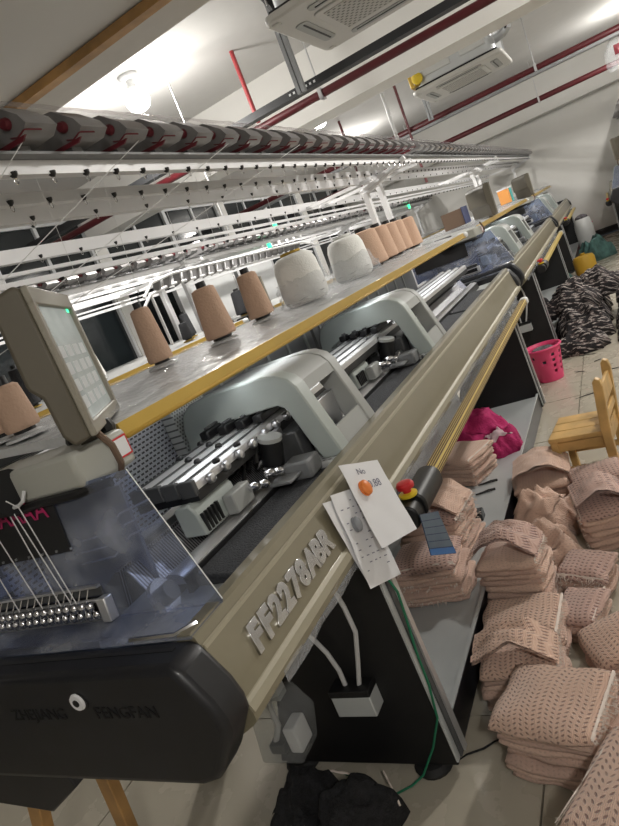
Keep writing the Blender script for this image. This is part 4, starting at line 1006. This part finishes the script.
def bundle(x, y, z, w, d, h, rz, n, m, label, seed, tilt=(0, 0), fringe='x+', group=None, sag=.02, fold=False, top=None, wav=.012):
    o = empty('knit_bundle', (x, y, z), rz); o.rotation_euler = (tilt[0], tilt[1], rz)
    tag(o, label, 'knit bundle', group)
    rr = random.Random(seed); t = h/n
    for k in range(n):
        g = layer(w*(1+rr.uniform(-.05, .04)), d*(1+rr.uniform(-.05, .04)), t*1.12, seed*13+k*3.7, wav=wav, sag=sag*(k/n))
        me = g.mesh('folded_panel', (top or m) if k == n-1 else ('knit_plain' if k % 2 else 'knit_side'), smooth=180); uvset(me, 1, seed*.37)
        q = place('folded_panel', me, o, (rr.uniform(-.012, .012), rr.uniform(-.012, .012), k*t))
        q.rotation_euler = (0, 0, rr.uniform(-.05, .05))
    # raw white edge with loose loops
    f = MB(); ax = 0 if fringe[0] == 'x' else 1; sg = 1 if fringe[1] == '+' else -1
    for k in range(n):
        N = 64 if k == n-1 else 22
        for i in range(N):
            u = rr.uniform(-.48, .48); ln = rr.uniform(.006, .017); zz = k*t+t*rr.uniform(.3, 1.0)-sag*(k/n)
            a = (.5*w*.97)*sg if ax == 0 else u*w; b2 = u*d if ax == 0 else (.5*d*.97)*sg
            p = Vector((a, b2, zz)); r1, r2 = rr.uniform(-.007, .007), rr.uniform(-.009, .003)
            dv = Vector((sg*ln, r1, r2)) if ax == 0 else Vector((r1, sg*ln, r2))
            sd = Vector((0, .0025, 0)) if ax == 0 else Vector((.0025, 0, 0))
            f.add([p-sd, p+sd, p+dv, p+Vector((0, 0, .003))], [(0, 1, 2), (1, 3, 2), (3, 0, 2)])
    fo = f.build('raw_edge', 'fringe_white', o, org=(0, 0, 0), fix=False); fo['kind'] = 'stuff'
    if ax == 0: bf = lambda u, v: Vector((sg*w*(.474+.022*u), (v-.5)*d*.95, h+.0035-sag*(1-1/n)*(.9+.1*u)**2+.003*hnoise(v*9, u, seed)))
    else: bf = lambda u, v: Vector(((u-.5)*w*.95, sg*d*(.474+.022*v), h+.0035-sag*(1-1/n)*(.9+.1*v)**2+.003*hnoise(u*9, v, seed)))
    bb = MB().grid(bf, 3 if ax == 0 else 24, 24 if ax == 0 else 3)
    bb.add([Vector(p)-Vector((0, 0, .006)) for p in bb.v], [tuple(reversed(q)) for q in bb.f]).build('edge_band', 'fringe_white', o, org=(0, 0, 0), fix=False)
    if fold:   # one panel thrown loosely over the top
        def fl(u, v):
            a = u*1.15
            return Vector(((u-.5)*w*1.02, (v-.5)*d*.8+.02*hnoise(u*3, v*3, seed), h+.03+.045*math.sin(u*PI)*(1+.5*hnoise(v*2, seed))-.06*max(0, u-.7)*3*.5+.012*hnoise(u*5, v*5, seed+3)))
        g = MB().grid(fl, 18, 14); g.add([Vector(p)-Vector((0, 0, .012)) for p in g.v], [tuple(reversed(q)) for q in g.f])
        me = g.mesh('loose_panel', m, smooth=180, fix=False); uvset(me); place('loose_panel', me, o)
    return o
def crumple(name, x, y, z, w, d, h, rz, m, label, cat, seed, rough=1.0, nx=34, ny=30, group=None, trim=None, stiff=.5):
    """a loose pile of cloth: folded, lumpy closed surface sitting on what carries it"""
    o = empty(name, (x, y, z), rz); tag(o, label, cat, group)
    def f(u, v):
        a, b = (u-.5)*2, (v-.5)*2
        r = max(abs(a), abs(b)); rad = math.sqrt(a*a+b*b)/1.25
        edge = max(0, 1-(r**3)); k = edge**stiff
        rid = 1-abs(hnoise(u*2.6+seed, v*2.6, seed*.7))*2.2
        rid2 = 1-abs(hnoise(u*5.5+seed, v*5.0, seed*.3+4))*2
        zz = h*k*(.62+.30*rid*rough+.14*rid2*rough)
        jx = .10*w*hnoise(v*2.2, seed, 1)*rough+.04*w*hnoise(v*6, u*2, seed+2)*rough
        jy = .10*d*hnoise(u*2.2, seed, 9)*rough+.04*d*hnoise(u*6, v*2, seed+5)*rough
        return Vector((a*w*.5*(1-.10*(b*b))+jx, b*d*.5*(1-.10*(a*a))+jy, max(.002, zz)))
    g = MB().grid(f, nx, ny)
    n1 = len(g.v); base = [Vector((p[0]*.97, p[1]*.97, .0)) for p in g.v]
    ring = [i for i in range(nx+1)]+[(j+1)*(nx+1)+nx for j in range(ny)]+[ny*(nx+1)+nx-1-i for i in range(nx)]+[(ny-1-j)*(nx+1) for j in range(ny-1)]
    g.add([base[k] for k in ring], [])
    for k in range(len(ring)):
        a, b = ring[k], ring[(k+1) % len(ring)]; g.f.append((b, a, n1+k, n1+(k+1) % len(ring)))
    g.f.append(tuple(n1+k for k in range(len(ring))))
    me = g.mesh('cloth', m, smooth=180, fix=False); uvset(me)
    place('cloth', me, o)
    # a second rumpled flap lying over the first
    def f2(u, v):
        p = f(.18+.6*u, .2+.6*v)
        e = min(u, v, 1-u, 1-v)
        return Vector((p.x*1.02+.03*w*hnoise(v*4, seed+20), p.y*1.02, p.z+h*(.05+.16*min(1, e*4))*(1+.6*hnoise(u*3, v*3, seed+11))))
    g = MB().grid(f2, 20, 18); b0 = [Vector(p)-Vector((0, 0, .012)) for p in g.v]
    g.add(b0, [tuple(reversed(q)) for q in g.f])
    me = g.mesh('flap', trim or m, smooth=180, fix=False); uvset(me, 1, .5); place('flap', me, o)
    return o

B = bundle
gf = 'pink knitted bundles on the floor'
B(-.465, 1.475, .0, .27, .26, .185, -.22, 9, 'knit_pink', 'square pink lace bundle with neatly layered side, alone at the front of the pile', 1, fringe='x+')
B(-.235, 1.165, .0, .27, .32, .20, -.45, 9, 'knit_pink_big', 'pink lace bundle with open pointelle holes and tan underside at the pile end', 2, tilt=(.0, -.10), fringe='x-')
B(-.615, 1.91, .0, .27, .22, .15, -.04, 6, 'knit_pink', 'flat pink zigzag lace bundle lying between two taller bundles', 3, fringe='x+')
B(-.60, 1.70, .0, .25, .17, .15, .08, 6, 'knit_pink', 'pink bundle with a rolled front fold beside the tray leg', 4, fringe='x+', fold=True)
B(-.645, 2.15, .0, .23, .19, .265, -.10, 10, 'knit_mauve', 'tall pink bundle with hollow rolled top leaning on the tray edge', 5, fringe='x+', top='knit_plain', fold=True)
B(-.44, 2.02, .0, .14, .20, .10, -.2, 5, 'knit_mauve', 'low mauve pink bundle with frayed edge behind the flat lace bundle', 6, fringe='x+')
B(-.30, 1.80, .0, .22, .20, .14, .4, 6, 'knit_pink', 'pink lace bundle propped with white end beside the square front bundle', 7, fringe='x+', tilt=(0, -.12))
crumple('loose_knit', -.20, 1.58, .0, .20, .18, .13, .4, 'knit_plain', 'crumpled plain pink knit lying against the propped lace bundle', 'loose knit', 8.3, trim='knit_pink')
crumple('loose_knit', -.57, 2.41, .0, .26, .22, .17, .3, 'knit_plain', 'crumpled pink knit with curled openings behind the tall rolled bundle', 'loose knit', 3.1, trim='knit_plain')
B(-.42, 2.24, .0, .18, .16, .13, -.3, 6, 'knit_mauve', 'mauve pink bundle slumping away from the tall rolled bundle', 9, fringe='y-', tilt=(.12, .1))
crumple('loose_knit', -.60, 2.70, .0, .28, .30, .19, -.2, 'knit_plain', 'soft pink knit draped over a bundle along the tray edge', 'loose knit', 5.7, trim='knit_plain')
B(-.62, 3.02, .0, .26, .30, .17, .1, 6, 'knit_plain', 'pale pink bundle farthest up the tray edge by the wooden chair', 10, fringe='x-', fold=True)
B(-.35, 2.60, .0, .20, .24, .19, .20, 7, 'knit_mauve', 'wide mauve lace bundle with its folded corner open beside the chair', 11, fringe='x-', fold=True, tilt=(.05, 0))
B(-.13, 2.58, .0, .22, .26, .15, -.2, 6, 'knit_plain', 'pink bundle with long rolled lower edge spreading into the aisle', 12, fringe='y+')
B(-.36, 2.87, .0, .22, .18, .20, .2, 7, 'knit_mauve', 'mauve pink ribbed bundle resting against the front of the chair', 13, fringe='y+', tilt=(.08, 0))
B(-.12, 2.88, .0, .20, .20, .15, .0, 5, 'knit_plain', 'pink folded bundle under the backrest side of the chair', 14, fringe='x+', fold=True)
# in the tray
B(-.957, 2.14, .124, .26, .23, .185, .08, 8, 'knit_plain', 'thick pink bundle showing layered folded edges in the tray under the blue card', 20, fringe='y-', top='knit_mauve')
B(-.985, 2.45, .124, .28, .27, .22, -.1, 8, 'knit_plain', 'pink bundle with white edging in the tray below the stop button', 21, fringe='x+', top='knit_mauve', fold=True)
B(-1.04, 3.22, .123, .24, .26, .175, -.35, 6, 'knit_plain', 'waisted pale pink bundle tied in the tray next to magenta cloth', 22, fringe='x+', tilt=(0, .05))
crumple('magenta_cloth', -1.03, 3.70, .122, .40, .38, .16, .3, 'magenta_yarn', 'crumpled magenta knit with grey fuzzy trim in the tray', 'cloth', 2.2, rough=1.5, trim='magenta_yarn')
crumple('magenta_cloth', -.89, 3.51, .124, .19, .2, .10, .8, 'magenta_yarn', 'small magenta knit scrap at the tray edge', 'cloth', 6.2, rough=1.5, trim='magenta_trim')
# dark garment under the near leg
crumple('knit_tube', -1.17, 1.17, .0, .16, .26, .17, .1, 'dark_knit', 'black ribbed knit tube with white edge on the floor by the leg panel', 'cloth', 4.4, rough=.6, trim='dark_knit')
crumple('knit_tube', -1.0, 1.16, .0, .17, .26, .17, -.35, 'dark_knit', 'black knit piece with white fluff edge next to the green wire', 'cloth', 9.4, rough=.6, trim='dark_knit')
for k, (x, y, rz, lb) in enumerate(((-1.14, 1.30, .1, 'white fluffy edging on the ribbed black knit tube'), (-.93, 1.27, -.9, 'white fluffy edging on the black knit beside the green wire'))):
    pts = [(x+t*.07*math.cos(rz), y+t*.07*math.sin(rz)+.004*hnoise(t*5, k), .055+.02*(1-t*t)+.012*hnoise(t*4, k, 3)) for t in [-1+.2*i for i in range(11)]]
    tagm(MB().tube(pts, [.003+.003*abs(hnoise(i*1.7, k, 5)) for i in range(11)], 5), 'white_fluff', 'fringe_white', lb, 'fluff')
# heap of black and white cloth beside the second machine
heap = [(-.54, 5.80, 0, .42, .30, .15), (-.06, 5.86, 0, .40, .32, .16), (-.53, 6.22, 0, .44, .44, .26), (-.02, 6.28, 0, .44, .44, .24), (-.52, 6.72, 0, .46, .46, .30), (.02, 6.78, 0, .46, .46, .26),
        (-.52, 7.22, 0, .46, .46, .28), (.40, 6.42, 0, .36, .46, .17), (-1.00, 6.42, .123, .40, .50, .27), (-1.00, 6.98, .123, .40, .48, .25), (-.56, 6.48, .23, .46, .46, .24), (.0, 6.56, .19, .40, .44, .20), (-.34, 6.98, .22, .46, .42, .22)]
hl = ['lying flat between the pink basket and the heap', 'trailing flat towards the chair', 'at the heap foot by the dark machine leg', 'at the heap foot on the aisle side', 'under the tallest part of the heap', 'under the aisle side of the heap', 'at the far foot of the heap', 'lying farthest out in the aisle', 'pushed onto the tray beside the dark machine leg', 'lying further back on the same tray', 'on top of the heap beside the machine', 'on top of the heap towards the aisle', 'topping the far side of the heap']
rr = random.Random(11)
for k, (x, y, z, w, d, h) in enumerate(heap):
    crumple('patterned_cloth', x, y, z, w, d, h, rr.uniform(-.25, .25), 'jacquard', 'black and white patterned knit '+hl[k], 'cloth', 3.3+k*1.7, rough=1.2, group='heap of black and white knitted cloth', nx=26, ny=24)

# ------------------------------------------------------------------ baskets, chair, small things
def basket(x, y, label, s=1.0, fill=True):
    o = empty('waste_basket', (x, y, 0)); tag(o, label, 'basket')
    N = 30; rows = 12
    H, R0, R1 = .27*s, .095*s, .135*s
    holes = set()
    rr = random.Random(int(x*1000))
    for j in (3, 5, 7, 9):
        for i in range(j % 2, N, 3):
            if rr.random() < .75: holes.add((i, j))
    g = MB()
    for j in range(rows+1):
        r = R0+(R1-R0)*j/rows; g.v += [(x+r*math.cos(2*PI*i/N), y+r*math.sin(2*PI*i/N), H*j/rows+.002) for i in range(N)]
    for j in range(rows):
        for i in range(N):
            if (i, j) in holes: continue
            g.f.append((j*N+i, j*N+(i+1) % N, (j+1)*N+(i+1) % N, (j+1)*N+i))
    g.f.append(tuple(range(N-1, -1, -1)))
    b = g.build('pierced_wall', 'pink_plastic', o, fix=False)
    sol = b.modifiers.new('thick', 'SOLIDIFY'); sol.thickness = .004
    MB().tube([(x+(R1+.004)*math.cos(a), y+(R1+.004)*math.sin(a), H) for a in [2*PI*k/30 for k in range(31)]], .009*s, 6, cap=False).build('rim', 'pink_plastic', o)
    if fill:
        MB().lathe([(.0, H*.5), (R1*.8, H*.5), (R1*.86, H*.86), (R1*.5, H*.98), (.01, H*.93)], 16, Matrix.Translation((x, y, 0))).build('scraps', 'jacquard_grey', o)
mat('jacquard_grey', (.10, .09, .10), .9, noise=.8, nscale=40)
basket(-.76, 5.17, 'pink pierced basket filled with scraps standing in front of the cloth heap')
basket(-.96, 9.55, 'pink basket half hidden behind the cloth heap near the mustard tub', 1.15)
basket(-.66, 14.1, 'empty pink basket at the end wall baseboard', 1.35, fill=False)
o = empty('mustard_tub', (-.58, 10.1, 0)); tag(o, 'mustard yellow yarn tub on the floor by the far basket', 'tub')
MB().lathe([(.12, 0), (.145, .02), (.15, .22), (.13, .26), (.06, .275), (.02, .276)], 20, Matrix.Translation((-.58, 10.1, 0))).build('winding', 'mustard', o)
MB().lathe([(.03, .27), (.035, .30), (.02, .30)], 12, Matrix.Translation((-.58, 10.1, 0))).build('core', 'mustard', o)
crumple('green_cloth', -.92, 10.05, 0, .3, .4, .12, .2, 'green_cloth', 'dark green cloth lying between the far basket and the mustard tub', 'cloth', 4.9, rough=1.1)
o = empty('scrap_sack', (-.56, 12.3, 0)); tag(o, 'slim white sack of mixed scraps beside the last machine', 'sack')
MB().lathe([(.10, 0), (.14, .05), (.15, .45), (.13, .60), (.11, .62)], 18, Matrix.Translation((-.56, 12.3, 0))).build('sack_wall', 'white_enamel', o)
MB().lathe([(.12, .58), (.10, .65), (.05, .68), (.01, .69)], 14, Matrix.Translation((-.56, 12.3, 0))).build('scraps', 'jacquard_grey', o)
crumple('green_cloth', -.45, 11.3, 0, .45, .5, .28, .5, 'green_cloth', 'grey green cloth heaped against the white scrap sack', 'cloth', 7.9, rough=1.3)

def chair(x, y, rz):
    o = empty('wooden_chair', (x, y, 0), rz); tag(o, 'small varnished wooden chair with rounded back posts behind the pink bundles', 'chair')
    z = (0, 0, 0); k = dict(org=z, bevel=.004)
    for i in range(3): MB().box(-.15, .13, -.15+i*.101, -.052+i*.101, .262, .285).build('seat_plank', 'pale_wood', o, **k)
    for a in (-.13,):
        for b in (-.125, .125): MB().box(a-.018, a+.018, b-.018, b+.018, 0, .262).build('leg', 'pale_wood', o, **k)
    for b in (-.145, .145):
        MB().prism([(.095, 0), (.135, 0), (.14, .26), (.165, .50), (.158, .535), (.14, .545), (.125, .53), (.10, .30)], b-.018, b+.018).build('back_post', 'pale_wood', o, **k)
    for b in (-.125, .125): MB().box(-.115, .10, b-.01, b+.01, .205, .255).box(-.115, .10, b-.008, b+.008, .09, .12).build('side_rail', 'pale_wood', o, **k)
    MB().box(-.14, -.12, -.11, .11, .205, .255).build('front_rail', 'pale_wood', o, **k)
    MB().box(.112, .128, -.13, .13, .205, .255).build('rear_rail', 'pale_wood', o, **k)
    MB().box(.135, .152, -.128, .128, .40, .49).build('back_slat', 'pale_wood', o, **k)
    MB().box(.125, .142, -.128, .128, .32, .36).build('back_slat', 'pale_wood', o, **k)
chair(-.395, 3.22, -.12)
def trestle():
    """rough timber leaning under the near end of the machine"""
    for k, (a, b, lab) in enumerate((((-1.62, .95, .02), (-1.42, .86, .52), 'rough wooden batten leaning under the navy end cover'),
                                     ((-1.83, .80, .02), (-1.60, .78, .50), 'second wooden batten beneath the machine end'))):
        A, Bv = Vector(a), Vector(b); d = (Bv-A).normalized(); s = d.cross(Vector((0, 1, 0))).normalized(); q = d.cross(s)
        vs = [p+s*i*.022+q*j*.016 for p in (A, Bv) for i, j in ((-1, -1), (1, -1), (1, 1), (-1, 1))]
        o = empty('wooden_batten', (A.x, A.y, 0)); tag(o, lab, 'batten')
        MB().add(vs, [(0, 3, 2, 1), (4, 5, 6, 7), (0, 1, 5, 4), (1, 2, 6, 5), (2, 3, 7, 6), (3, 0, 4, 7)]).build('timber', 'pine', o, bevel=.003)
        c = A.lerp(Bv, .6)
        MB().lathe([(0, 0), (.006, 0), (.006, .004), (0, .004)], 8, Matrix.Translation(c+q*-.018)).build('nail_head', 'steel', o)
trestle()
# things standing on the second machine's end
o = empty('parts_carton', (-1.25, 6.05, 1.335)); tag(o, 'brown carton with a navy side standing on the second machine shelf', 'carton')
MB().box(-1.35, -1.16, 5.95, 6.2, shelf_z(-1.25)+.02, 1.50).build('carton_body', 'brown_card', o, bevel=.004)
MB().box(-1.16, -1.155, 5.94, 6.21, shelf_z(-1.25)+.02, 1.505).build('carton_side', 'navy_card', o, smooth=0)
for k, (y, m, l) in enumerate(((9.3, 'teal_paper', 'teal paper pad standing on the far shelf'), (9.05, 'orange_paper', 'orange paper pad standing beside the teal one'))):
    o = empty('paper_pad', (-1.2, y, 1.335)); tag(o, l, 'pad')
    MB().box(-1.27, -1.14, y, y+.16, shelf_z(-1.2)+.02, 1.54).build('pad', m, o, bevel=.006)
    MB().box(-1.275, -1.135, y-.004, y+.164, 1.53, 1.55).build('pad_binding', 'paper', o, smooth=0)
# plastic bag hanging from a pipe
def hanging_bag():
    o = empty('hanging_bag', (.44, 9.05, 2.65)); tag(o, 'red printed clear plastic bag hanging from a red pipe', 'bag')
    def f(u, v):
        a = u*2*PI; r = (.03+.11*math.sin(min(1, v*1.3)*PI*.62))*(1+.3*hnoise(math.cos(a)*2, math.sin(a)*2, v*3))
        return Vector((.44+r*math.cos(a), 9.05+r*.6*math.sin(a), 2.655-.36*v))
    MB().grid(f, 20, 10).build('bag', 'film_bag', o, fix=False)
    MB().grid(lambda u, v: f(u*.25+.7, .3+.3*v)+Vector((0, -.003, 0)), 12, 8).build('bag_print', 'maroon', o, fix=False)
hanging_bag()
# lint and thread scraps on the floor
rr = random.Random(21)
sc = [(-.50, 5.6), (-.42, 5.35), (-.3, 5.0), (-.36, 4.85), (-.1, 5.2), (.05, 5.5), (-.22, 4.7), (-.2, 4.62), (-.15, 5.7), (-.55, 5.15), (-.72, 1.47), (-.45, 4.55)]
for k, (x, y) in enumerate(sc):
    a = rr.uniform(-.6, .9); l = rr.uniform(.03, .11)
    pts = [(x+t*l*math.cos(a)+rr.uniform(-.012, .012), y+t*l*math.sin(a)+rr.uniform(-.012, .012), .0035) for t in (-1, -.5, 0, .5, 1)]
    tagm(MB().tube(pts, [.001, .003, .0035, .003, .001], 5), 'thread_scrap', 'dark_knit', 'short dark thread scrap lying on the floor tiles', 'thread', 'dark thread scraps on the floor')
